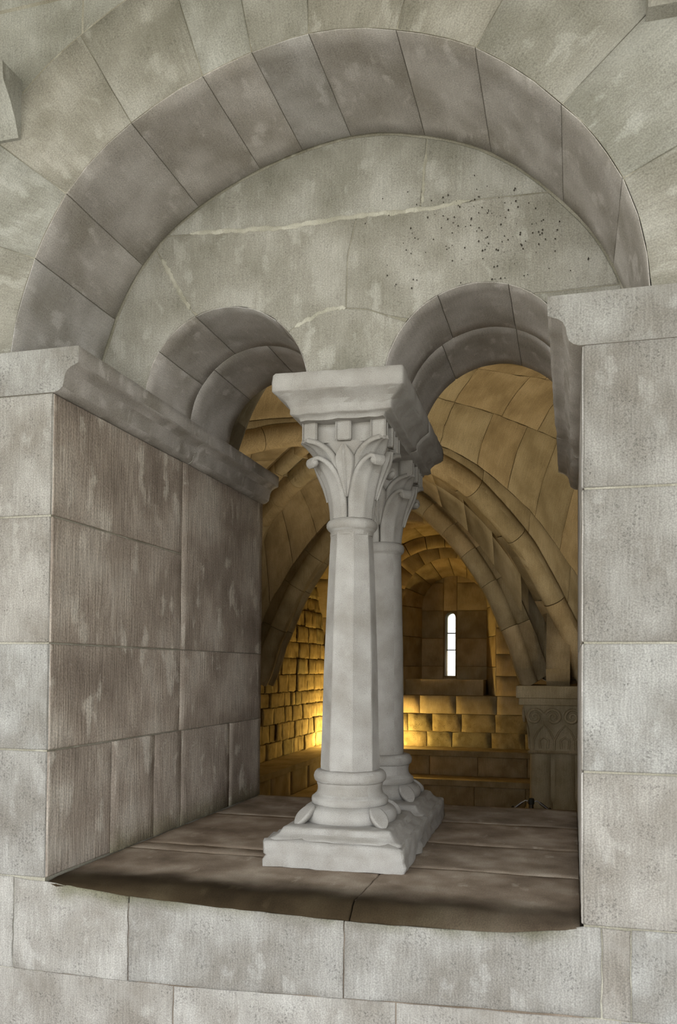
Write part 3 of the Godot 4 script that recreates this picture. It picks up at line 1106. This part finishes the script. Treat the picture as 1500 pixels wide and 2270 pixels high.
func gallery() -> void:
	# the cloister walk the camera stands in: paving, vault, and the garth beyond its parapet
	var f := struct("floor_cloister", "stone paving of the cloister walk", "floor")
	solid(f, "paving", Vector3(-6, -1.2, -.2), Vector3(6, -.98, 4.4), M.ashlar[0])
	var c := struct("ceiling_cloister", "plain stone vault over the cloister walk", "ceiling")
	solid(c, "vault_stone", Vector3(-6, 3.3, -.2), Vector3(6, 3.6, 4.6), M.mortar)
	var w := struct("wall_parapet", "low stone parapet of the cloister arcade")
	solid(w, "parapet", Vector3(-6, -1.2, 4.0), Vector3(6, -.5, 4.5), M.mortar)
	solid(w, "lintel", Vector3(-6, 2.75, 4.0), Vector3(6, 3.4, 4.5), M.mortar)
	solid(w, "end_wall", Vector3(-6.3, -1.2, -.2), Vector3(-6, 3.6, 4.6), M.mortar)
	solid(w, "end_wall", Vector3(6, -1.2, -.2), Vector3(6.3, 3.6, 4.6), M.mortar)
	var g := struct("ground", "pale ground outside the building", "ground")
	solid(g, "earth", Vector3(-40, -1.6, -45), Vector3(40, -1.46, 45), M.mortar)

# ------------------------------------------------------------------ the vaulted room
const XL := -2.40
const XC := -.81
const ZC := -3.60
const ZC2 := -7.0
const HX := 1.62
const HZ := 1.70
const ZF := -8.70
const FLOOR := -1.45
var Q := [Vector2(0, 2.36), Vector2(.2, 2.33), Vector2(.34, 2.25), Vector2(.47, 2.12), Vector2(.605, 1.89), Vector2(.71, 1.67), Vector2(.81, 1.37), Vector2(.895, 1.09), Vector2(.943, .92), Vector2(1.0, .60)]
var QL := [Vector2(0, 2.36), Vector2(.25, 2.30), Vector2(.46, 2.22), Vector2(.70, 2.08), Vector2(.79, 1.99), Vector2(.88, 1.80), Vector2(.95, 1.45), Vector2(1.0, .60)]
var P := [Vector2(0, 2.30), Vector2(.25, 2.19), Vector2(.434, 2.02), Vector2(.70, 1.73), Vector2(.94, 1.36), Vector2(1.136, .92), Vector2(1.26, .545), Vector2(1.62, .40)]

func room_shell() -> void:
	var f := struct("floor_room", "stone floor of the vaulted room", "floor")
	solid(f, "paving", Vector3(XL - .4, FLOOR - .15, ZF - .4), Vector3(5, FLOOR, ZW + .05), M.floor)
	var c := struct("ceiling_shell", "rubble above the room vault", "ceiling")
	solid(c, "rubble", Vector3(XL - .6, 2.78, ZF - 1.2), Vector3(5.3, 3.1, ZW + .05), M.mortar_tan)
	var r := struct("wall_room_right", "plain side wall of the vaulted room")
	solid(r, "masonry", Vector3(4.6, FLOOR, ZF - 1.2), Vector3(5.0, 2.9, ZW + .05), M.mortar_tan)

func far_wall() -> void:
	var w := struct("wall_room_far", "far wall of the vaulted room with its arched window niche")
	var cx := -.78
	var hw := .61
	var sp := 1.50
	# masonry body round the niche
	var p := PackedVector2Array([Vector2(XL - .4, .326), Vector2(cx - hw - .01, .326)])
	for i in 25:
		var a := PI - PI * i / 24.0
		p.append(Vector2(cx + cos(a) * (hw + .01), sp + sin(a) * (hw + .01)))
	p.append(Vector2(cx + hw + .01, .326))
	p.append(Vector2(5, .326))
	p.append(Vector2(5, 2.9))
	p.append(Vector2(XL - .4, 2.9))
	body(w, "mortar", p, ZF - .012, ZF - .62, M.mortar_tan)
	solid(w, "mortar", Vector3(XL - .4, FLOOR, ZF - 1.1), Vector3(5, .327, ZF - .012), M.mortar_tan)
	# niche soffit and back
	var ns := 8
	for i in ns:
		var a0 := PI * i / ns
		var a1 := PI * (i + 1) / ns
		var am := (a0 + a1) * .5
		patch(w, "voussoir", func(u, v):
			var a := lerpf(a0, a1, u)
			var r = hw - .17 * v
			return Vector3(cx + cos(a) * r, sp + sin(a) * r, ZF - .6 * v), 4, 3, any("tan"), Vector3(-cos(am), -sin(am), .3), .003, .01)
	for s in [-1, 1]:
		for k in 3:
			var y0: float = [.326, .70, 1.10][k]
			var y1: float = [.70, 1.10, 1.50][k]
			patch(w, "stone", func(u, v): return Vector3(cx + s * (hw - .17 * u), lerpf(y0, y1, v), ZF - .6 * u), 3, 3, any("tan"), Vector3(-s, 0, .2), .003, .01)
	var zb := ZF - .60
	# window slit measured on the outer plane
	var wx := -.835
	var wh := .072
	var wy0 := .575
	var wy1 := 1.37
	for r in [[cx - .6, wx - wh - .02], [wx + wh + .02, cx + .6]]:
		for k in 5:
			var y0: float = .326 + k * .38
			block(w, "stone", Vector3(r[0], y0, zb), Vector3(r[1] - r[0], 0, 0), Vector3(0, .38, 0), any("tan"), Vector3.BACK, .003, .012, .004, .003)
	block(w, "stone", Vector3(wx - wh - .02, .326, zb), Vector3(wh * 2 + .04, 0, 0), Vector3(0, wy0 - .346, 0), any("tan"), Vector3.BACK, .003)
	block(w, "stone", Vector3(wx - wh - .02, wy1 + wh + .02, zb), Vector3(wh * 2 + .04, 0, 0), Vector3(0, .70, 0), any("tan"), Vector3.BACK, .003)
	# body behind the niche with a round-headed slit
	for s in [-1.0, 1.0]:
		var q := PackedVector2Array([Vector2(wx, wy0), Vector2(wx + s * wh, wy0)])
		for i in 9:
			var a := PI * .5 * i / 8.0
			q.append(Vector2(wx + s * wh * cos(a), wy1 + wh * sin(a)))
		q.append(Vector2(wx, 2.5))
		q.append(Vector2(wx + s * 1.2, 2.5))
		q.append(Vector2(wx + s * 1.2, 0.2))
		q.append(Vector2(wx, .2))
		body(w, "mortar", q, zb - .008, zb - .30, M.mortar_tan)
	# sill block in the niche
	solid(w, "niche_step", Vector3(cx - hw + .01, .326, ZF - .58), Vector3(-.335, .53, ZF - .12), M.tan[1])
	# facing stones below and beside the niche
	var x0 := -1.75
	for row in [[.087, .326, [XL, -1.9, -1.143, -.672, -.152, .35, .9]], [-.143, .087, [XL, -1.7, -1.30, -.98, -.60, -.17, .25, .9]], [-.343, -.143, [XL, -1.8, -1.45, -1.05, -.72, -.22, .2, .9]], [.326, .58, [-.165, .20, .9]], [.58, .86, [-.165, .3, .9]], [.86, 1.2, [-.165, .1, .9]], [1.2, 1.55, [-.165, .2, .9]], [.326, .62, [XL, -1.75, -1.395]], [.62, 1.0, [XL, -1.9, -1.395]], [1.0, 1.5, [XL, -1.8, -1.395]]]:
		var xs: Array = row[2]
		for i in xs.size() - 1:
			var key := "rough" if row[0] < .05 else "tan"
			block(w, "stone", Vector3(xs[i], row[0], ZF), Vector3(xs[i + 1] - xs[i], 0, 0), Vector3(0, row[1] - row[0], 0), any(key), Vector3.BACK, .003, .010, .006, .012 if key == "rough" else .004)
	# spandrel stones over the niche
	for i in 9:
		var a0 := PI * i / 9.0
		var a1 := PI * (i + 1) / 9.0
		patch(w, "voussoir", func(u, v):
			var a := lerpf(a0, a1, u)
			return Vector3(cx + cos(a) * (hw + v * .28), sp + sin(a) * (hw + v * .28), ZF), 4, 3, any("tan"), Vector3.BACK, .003, .012)
	# glazing
	var g := struct("window_1", "narrow round-headed glazed slit window glowing white in the far niche", "window")
	var pane_y := [wy0, .93, 1.165, wy1 + wh]
	for k in 3:
		var poly := PackedVector2Array()
		if k < 2:
			poly = PackedVector2Array([Vector2(wx - wh, pane_y[k]), Vector2(wx + wh, pane_y[k]), Vector2(wx + wh, pane_y[k + 1]), Vector2(wx - wh, pane_y[k + 1])])
		else:
			poly = PackedVector2Array([Vector2(wx - wh, pane_y[k]), Vector2(wx + wh, pane_y[k]), Vector2(wx + wh, wy1)])
			for i in 9:
				var a := PI * i / 8.0
				poly.append(Vector2(wx + cos(a) * wh, wy1 + sin(a) * wh))
			poly.append(Vector2(wx - wh, wy1))
		body(g, "pane", poly, zb - .20, zb - .206, M.glass if k == 0 else M.glass_old)
	for k in [1, 2]:
		solid(g, "glazing_bar", Vector3(wx - wh, pane_y[k] - .007, zb - .212), Vector3(wx + wh, pane_y[k] + .007, zb - .19), M.lead)

func left_wall() -> void:
	var w := struct("wall_room_left", "rough coursed stone side wall lit by a hidden lamp")
	solid(w, "mortar", Vector3(XL - .4, FLOOR, ZF - 1.1), Vector3(XL - .03, 2.9, ZW + .05), M.mortar_tan)
	var y := -.34
	while y < 2.2:
		var h := rng.randf_range(.16, .21)
		var z := -5.35 - rng.randf() * .1
		while z > ZF + .02:
			var l := rng.randf_range(.14, .38)
			var zn := maxf(z - l, ZF)
			if z - zn > .04:
				var out := rng.randf_range(-.012, .014)
				block(w, "stone", Vector3(XL + out, y, z), Vector3(0, 0, zn - z), Vector3(0, h, 0), any("rough"), Vector3.RIGHT, .003, .014, .009, .012, null, .05)
			z = zn
		y += h
	z_rest(w)

func z_rest(w: Node) -> void:
	# nearer stretch, hidden by the jamb: larger plain stones
	for i in 5:
		for k in 4:
			block(w, "stone", Vector3(XL, -.34 + k * .6, ZW - i * .69), Vector3(0, 0, -.69), Vector3(0, .6, 0), any("rough"), Vector3.RIGHT, .008, .03, .012, .01)

func benches() -> void:
	var b := struct("floor_benches", "stepped stone benches along the far and left walls", "bench")
	var tops := [-.345, -.66, -.98, FLOOR]
	var fronts := [ZF + .38, ZF + .76, ZF + 1.14]
	var lefts := [XL + .36, XL + .74, XL + 1.1]
	for k in 3:
		var y1: float = tops[k]
		var y0: float = tops[k + 1]
		var zf: float = fronts[k]
		# far run
		var xs := [lefts[k] + .0, -1.55, -.95, -.35, .25, .9, 1.7, 2.6]
		for i in xs.size() - 1:
			block(b, "riser_stone", Vector3(xs[i], y0, zf), Vector3(xs[i + 1] - xs[i], 0, 0), Vector3(0, y1 - y0 - .07, 0), any("tan"), Vector3.BACK, .004, .02, .008, .006)
		solid(b, "tread", Vector3(XL, y1 - .07, zf - .46), Vector3(2.6, y1, zf + .02), M.tan[k])
		solid(b, "mortar", Vector3(XL, FLOOR, ZF - .1), Vector3(2.6, y1 - .06, zf - .014), M.mortar_tan)
		if k < 2:
			var xl: float = lefts[k]
			var zs := [zf, -7.3, -6.7, -6.1, -5.5, -4.8, -4.0, -3.2, -2.5]
			for i in zs.size() - 1:
				block(b, "riser_stone", Vector3(xl, (y0 if k == 0 else FLOOR), zs[i]), Vector3(0, 0, zs[i + 1] - zs[i]), Vector3(0, y1 - (y0 if k == 0 else FLOOR) - .06, 0), any("tan"), Vector3.RIGHT, .004, .02, .008, .006)
			solid(b, "tread", Vector3(XL - .02, y1 - .06, zf - .02), Vector3(xl + .02, y1 - .002, -2.4), M.tan[k + 1])
			solid(b, "mortar", Vector3(XL - .02, FLOOR, ZF), Vector3(xl - .014, y1 - .05, -2.45), M.mortar_tan)

func sweep(parent: Node, nm: String, path: Callable, side: Vector3, prof: PackedVector2Array, t0: float, t1: float, n: int, mat: Material, amp := .003) -> void:
	var rings := []
	for i in n + 1:
		var t := lerpf(t0, t1, float(i) / n)
		var p: Vector3 = path.call(t)
		var d: Vector3 = ((path.call(t + .01) as Vector3) - (path.call(t - .01) as Vector3)).normalized()
		var up := side.cross(d).normalized()
		if up.y < 0.0 and absf(d.y) < .99:
			up = -up
		var ring := PackedVector3Array()
		for q in prof:
			ring.append(wob(p + side * q.x - up * q.y, 7.0, amp))
		rings.append(ring)
	var st := begin()
	loft(st, rings)
	put(st, nm, mat, parent)

func roll(c: Vector2, r: float, a0: float, a1: float, n := 8) -> PackedVector2Array:
	var p := PackedVector2Array()
	for i in n + 1:
		var a := lerpf(a0, a1, float(i) / n)
		p.append(c + Vector2(cos(a), sin(a)) * r)
	return p

func severy(w: Node, c: Vector3, axis: int, s: float, courses: int, segs: int, key := "tan") -> void:
	# one cell of a groin vault: axis 0 runs towards +-x, axis 1 towards +-z
	for i in courses:
		if axis == 1 and s < 0.0 and c.z > -4.0 and i >= courses - 2:
			continue
		var a := lerpf(-1.0, 1.0, float(i) / courses)
		var b := lerpf(-1.0, 1.0, float(i + 1) / courses)
		var k0 := rng.randf_range(.35, .65)
		var cut := [0.0, k0, 1.0] if segs == 2 else [0.0, 1.0]
		for e in cut.size() - 1:
			var f0: float = cut[e]
			var f1: float = cut[e + 1]
			var m := any(key)
			patch(w, "web_stone", func(u, v):
				var x := lerpf(a, b, u)
				var start := absf(x) * (.83 if c.z > -4.0 else 1.0)
				var far: float = lerpf(start, 1.02, lerpf(f0, f1, v))
				var left := c.z > -4.0 and x < 0.0
				var y := graph(QL if left else Q, absf(x)) + .04
				if axis == 1 and (s < 0.0) == (c.z > -4.0):
					var k := clampf((far - absf(x)) / maxf(1.0 - absf(x), .05), 0.0, 1.0)
					y = lerpf(y, graph(P, absf(x) * HX) + .085, k * k)
				if axis == 0:
					return Vector3(c.x + s * far * HX, y, c.z + x * HZ)
				return Vector3(c.x + x * HX, y, c.z + s * far * HZ), 4, 5, m, Vector3.DOWN, .0009, .008, .004, .004)

func vault() -> void:
	var w := struct("ceiling_vault", "ribbed stone vault of warm tan masonry over the room", "vault")
	var near := Vector3(XC, 0, ZC)
	var far := Vector3(XC, 0, ZC2)
	severy(w, near, 1, -1.0, 14, 2)
	severy(w, near, 0, -1.0, 14, 2)
	severy(w, far, 1, -1.0, 12, 2)
	severy(w, far, 1, 1.0, 12, 2)
	severy(w, far, 0, -1.0, 12, 2)
	severy(w, far, 0, 1.0, 12, 2)
	# great diagonal rib from the clustered column over the crown to the near left corner
	var A := Vector3(.857, 0, -5.107)
	var B := Vector3(-.81, 0, -3.60)
	var E := Vector3(-2.42, 0, -2.14)
	var rib1 := func(t: float):
		if t < 1.0:
			var q := A.lerp(B, t)
			return Vector3(q.x, graph(Q, 1.0 - t) - .03, q.z)
		var q2 := B.lerp(E, t - 1.0)
		return Vector3(q2.x, graph(Q, t - 1.0) - .03, q2.z)
	var side := Vector3(.67, 0, .742)
	var prof := PackedVector2Array([Vector2(-.22, -.14), Vector2(.10, -.14)])
	prof.append_array(roll(Vector2(.075, 0.01), .088, -1.5, PI + .1, 12))
	prof.append_array(PackedVector2Array([Vector2(-.05, -.02), Vector2(-.20, -.02), Vector2(-.22, -.05)]))
	var holder := Node3D.new()
	holder.name = "diagonal_rib"
	w.add_child(holder, true)
	var ts := [-.005, .16, .335, .52, .70, .86, 1.0, 1.15, 1.32, 1.5, 1.7, 1.98]
	for i in ts.size() - 1:
		sweep(holder, "voussoir", rib1, side, prof, ts[i] + .001, ts[i + 1] - .001, 8, any("tan"))
	# the other diagonal, far left half
	var F := Vector3(-2.25, 0, -5.24)
	var rib2 := func(t: float):
		var q := F.lerp(B, t)
		return Vector3(q.x, graph(QL, clampf(1.0 - t, 0.0, 1.0)) - .03, q.z)
	holder = Node3D.new()
	holder.name = "diagonal_rib"
	w.add_child(holder, true)
	ts = [.02, .12, .25, .42, .60, .78, .97]
	for i in ts.size() - 1:
		sweep(holder, "voussoir", rib2, Vector3(.74, 0, -.67), PackedVector2Array([Vector2(-.2, -.14), Vector2(.10, -.14)]) + roll(Vector2(.0, 0), .085, -.6, PI + .6, 12) + PackedVector2Array([Vector2(-.14, .0), Vector2(-.2, -.02)]), ts[i] + .001, ts[i + 1] - .001, 8, any("tan"))
	lathe_boss(w)
	# transverse arch of two rolls between the bays
	var tr := func(t: float):
		var x := lerpf(-1.0, 1.0, t)
		return Vector3(XC + x * 1.262, graph(P, absf(x) * 1.262), -5.30)
	var tp := PackedVector2Array([Vector2(-.08, -.16), Vector2(.08, -.16), Vector2(.085, -.05)])
	tp.append_array(roll(Vector2(.098, .02), .084, -1.0, PI + .3, 9))
	tp.append_array(roll(Vector2(-.098, .02), .084, -.3, PI + 1.0, 9))
	tp.append(Vector2(-.085, -.05))
	holder = Node3D.new()
	holder.name = "transverse_arch"
	w.add_child(holder, true)
	for i in 14:
		sweep(holder, "voussoir", tr, Vector3(0, 0, 1), tp, i / 14.0 + .0004, (i + 1) / 14.0 - .0004, 6, any("tan"))
	# ribs of the far bay
	for s in [-1.0, 1.0]:
		var fr := func(t: float):
			var x := lerpf(-1.0, 1.0, t)
			return Vector3(XC + x * HX, graph(Q, absf(x)) - .02, ZC2 + s * x * HZ)
		holder = Node3D.new()
		holder.name = "diagonal_rib"
		w.add_child(holder, true)
		for i in 10:
			sweep(holder, "voussoir", fr, Vector3(.72, 0, -s * .69), roll(Vector2.ZERO, .07, 0, PI, 8) + PackedVector2Array([Vector2(-.09, -.1), Vector2(.09, -.1)]), i / 10.0 + .002, (i + 1) / 10.0 - .001, 5, any("tan"))
	# wall rib over the niche
	var wr := func(t: float):
		var x := lerpf(-1.0, 1.0, t)
		return Vector3(XC + x * 1.45, graph(Q, absf(x)) - .06, ZF + .07)
	holder = Node3D.new()
	holder.name = "wall_rib"
	w.add_child(holder, true)
	for i in 12:
		sweep(holder, "voussoir", wr, Vector3(0, 0, 1), roll(Vector2.ZERO, .06, 0, PI, 8) + PackedVector2Array([Vector2(-.08, -.1), Vector2(.08, -.1)]), i / 12.0 + .002, (i + 1) / 12.0 - .001, 5, any("tan"))
	# rib running away from the clustered column along the bay edge
	var lr := func(t: float):
		return Vector3(.665, graph(Q, clampf(1.0 - t, 0.0, 1.0)) - .05, -4.98 - t * 1.9)
	holder = Node3D.new()
	holder.name = "edge_rib"
	w.add_child(holder, true)
	for i in 6:
		sweep(holder, "voussoir", lr, Vector3.RIGHT, PackedVector2Array([Vector2(-.095, -.2), Vector2(-.095, .05), Vector2(-.06, .085), Vector2(.06, .085), Vector2(.095, .05), Vector2(.095, -.2)]), i / 6.0 + .003, (i + 1) / 6.0 - .002, 5, any("tan"))
	# steep web climbing from the great diagonal towards the cloister wall
	var dome := func(s: float, t: float):
		var b: Vector3 = rib1.call(s)
		var h: float = 2.77 - b.y
		var d := .5 + .45 * h
		var a := t * PI * .5
		return b + side * (.12 + d * (1.0 - cos(a))) + Vector3(0, -.06 + (h + .08) * sin(a), 0)
	var bands := [[0.0, .17, [-.04, .12, .30, .50, .68, .84, 1.0, 1.2, 1.45, 1.75, 2.0]], [.17, .50, [-.04, .06, .17, .28, .40, .53, .68, .84, 1.0, 1.2, 1.45, 1.75, 2.0]], [.50, .80, [-.04, .12, .24, .36, .5, .68, .84, 1.0, 1.3, 1.6, 2.0]], [.80, 1.0, [-.04, .2, .45, .7, 1.0, 1.5, 2.0]]]
	for bd in bands:
		var ss: Array = bd[2]
		for i in ss.size() - 1:
			var s0: float = ss[i]
			var s1: float = ss[i + 1]
			var v0: float = bd[0]
			var v1: float = bd[1]
			patch(w, "web_stone", func(u, v): return dome.call(lerpf(s0, s1, u), lerpf(v0, v1, v)), 5, 5, any("tan"), Vector3(.5, -.6, .5), .0018, .004, .004, .006)
	var back := begin()
	var rows := []
	for i in 25:
		var r := PackedVector3Array()
		for j in 13:
			r.append((dome.call(lerpf(-.04, 2.0, i / 24.0), j / 12.0) as Vector3) - side * .012 + Vector3(0, .006, 0))
		rows.append(r)
	loft(back, rows, false, false)
	put(back, "mortar", M.mortar_tan, w)

func lathe_boss(w: Node) -> void:
	var o := lathe(w, "keystone", [Vector2(.02, 2.19), Vector2(.09, 2.20), Vector2(.13, 2.24), Vector2(.14, 2.30), Vector2(.14, 2.42)], M.tan[0])
	o.position = Vector3(-.81, 0, -3.60)

func cluster_column() -> void:
	var o := thing("clustered_column", "clustered stone column with carved scroll capital behind the right jamb", "column", Vector3(.72, 0, -5.30))
	var m: Material = M.tan[1]
	var sq := func(nm: String, prof: Array, amp: float):
		var rings := []
		for q in prof:
			var r := PackedVector3Array()
			for c in [[1, 1, 1, -1], [1, -1, -1, -1], [-1, -1, -1, 1], [-1, 1, 1, 1]]:
				for i in 6:
					var t := lerpf(.012, .988, i / 5.0)
					r.append(wob(Vector3(lerpf(c[0], c[2], t) * q.x, q.y, lerpf(c[1], c[3], t) * q.x), 9.0, amp))
			rings.append(r)
		var st := begin(false)
		loft(st, rings)
		return put(st, nm, m, o)
	sq.call("abacus", [Vector2(.37, .372), Vector2(.375, .376), Vector2(.375, .428), Vector2(.395, .434), Vector2(.395, .530), Vector2(.39, .535)], .003)
	sq.call("capital", [Vector2(.285, -.01), Vector2(.288, .08), Vector2(.296, .18), Vector2(.315, .26), Vector2(.335, .33), Vector2(.34, .372)], .003)
	sq.call("necking", [Vector2(.290, -.035), Vector2(.305, -.022), Vector2(.290, -.008)], .002)
	sq.call("core", [Vector2(.235, -1.2), Vector2(.235, -.03)], .002)
	for x in [-1, 0, 1]:
		for z in [-1, 0, 1]:
			if x == 0 and z == 0:
				continue
			var s := lathe(o, "shaft", [Vector2(.118, -.52), Vector2(.112, -.47), Vector2(.094, -.42), Vector2(.090, -.38), Vector2(.090, -.2), Vector2(.089, -.02)], m, .001, 24)
			s.position = Vector3(x * .198, 0, z * .198)
	sq.call("pedestal", [Vector2(.36, -1.45), Vector2(.36, -.60), Vector2(.33, -.54), Vector2(.32, -.50)], .003)
	# carving on the faces turned to the window and to the left: scrolls over pointed leaves
	for face in 2:
		var f := Node3D.new()
		f.name = "carving"
		o.add_child(f, true)
		f.rotation.y = 0.0 if face == 0 else -PI / 2
		for k in 4:
			var x: float = [-.245, -.095, .055, .205][k]
			var dirn: float = [1.0, -1.0, 1.0, -1.0][k]
			var path := []
			for i in 26:
				var a := i / 25.0 * TAU * 1.6
				var r := lerpf(.070, .010, i / 25.0)
				path.append(Vector3(x + dirn * r * cos(a + .4), .275 + r * sin(a + .4), .335 - .02 * (i / 25.0 - .5)))
			tube(f, "scroll", path, .0125, m)
		for k in 3:
			var x: float = [-.17, 0.0, .17][k]
			tube(f, "leaf_edge", [Vector3(x - .085, .0, .293), Vector3(x - .082, .08, .297), Vector3(x - .05, .15, .304), Vector3(x, .205, .314), Vector3(x + .05, .15, .304), Vector3(x + .082, .08, .297), Vector3(x + .085, .0, .293)], .008, m)
			tube(f, "leaf_vein", [Vector3(x - .03, .01, .292), Vector3(x - .035, .08, .296), Vector3(x, .105, .298), Vector3(x + .035, .08, .296), Vector3(x + .03, .01, .292)], .010, m)

func tube(parent: Node, nm: String, path: Array, r: float, mat: Material, n := 8) -> MeshInstance3D:
	var rings := []
	for i in path.size():
		var d: Vector3 = (path[mini(i + 1, path.size() - 1)] - path[maxi(i - 1, 0)]).normalized()
		var s := d.cross(Vector3(.13, .31, .94)).normalized()
		var t := s.cross(d).normalized()
		var ring := PackedVector3Array()
		for j in n:
			var a := TAU * j / n
			ring.append(path[i] + (s * cos(a) + t * sin(a)) * r)
		rings.append(ring)
	var st := begin()
	loft(st, rings)
	return put(st, nm, mat, parent)

func barrier() -> void:
	var o := thing("barrier_post", "slim chrome rope barrier post in the room beyond the sill", "barrier post", Vector3(.492, FLOOR, -4.0))
	lathe(o, "post_base", [Vector2(.15, 0), Vector2(.15, .015), Vector2(.04, .04), Vector2(.02, .06)], M.metal, 0.0, 32)
	lathe(o, "pole", [Vector2(.0165, .04), Vector2(.0165, 1.155)], M.metal, 0.0, 24)
	lathe(o, "cap", [Vector2(.020, 1.145), Vector2(.0225, 1.150), Vector2(.0225, 1.182), Vector2(.018, 1.188), Vector2(.004, 1.190)], M.lead, 0.0, 24)
	for s in [-1, 1]:
		var label := "black barrier rope hanging from the post towards the left" if s < 0 else "black barrier rope hanging from the post towards the right"
		var r := thing("barrier_rope", label, "rope", Vector3(.492, FLOOR, -4.0))
		var pts := []
		for i in 15:
			var t := i / 14.0
			pts.append(Vector3(s * (.118 + t * 1.0), 1.115 - .30 * sin(t * PI) - .0 * t, -t * .15))
		tube(r, "cord", pts, .020, M.black, 10)
		tube(r, "ferrule", [Vector3(s * .060, 1.158, 0), Vector3(s * .118, 1.115, 0)], .010, M.metal, 10)
		tube(r, "hook", [Vector3(s * .024, 1.166, 0), Vector3(s * .04, 1.172, 0), Vector3(s * .062, 1.156, 0)], .005, M.metal)

func floodlight(at: Vector3, aim: Vector3, power: float, label: String) -> void:
	var o := thing("floodlight", label, "lamp", at)
	lathe(o, "housing", [Vector2(.05, .0), Vector2(.055, .01), Vector2(.055, .05), Vector2(.045, .055)], M.lead, 0.0, 20)
	ball(o, "bulb", Vector3(0, .085, 0), Vector3(.035, .035, .035), M.lamp)
	var l: Light3D
	if aim == Vector3.ZERO:
		var om := OmniLight3D.new()
		om.omni_range = 30.0
		om.omni_attenuation = 2.0
		l = om
	else:
		var sp := SpotLight3D.new()
		sp.spot_range = 30.0
		sp.spot_attenuation = 2.0
		sp.spot_angle = 36.0
		l = sp
	l.name = "lamp_light"
	l.light_color = Color(1.0, .83, .47) if aim == Vector3.ZERO else Color(1.0, .91, .74)
	l.light_energy = power
	l.light_size = .03
	l.shadow_enabled = true
	o.add_child(l)
	l.position = Vector3(0, .085, 0)
	if aim != Vector3.ZERO:
		l.look_at(aim, Vector3.BACK)
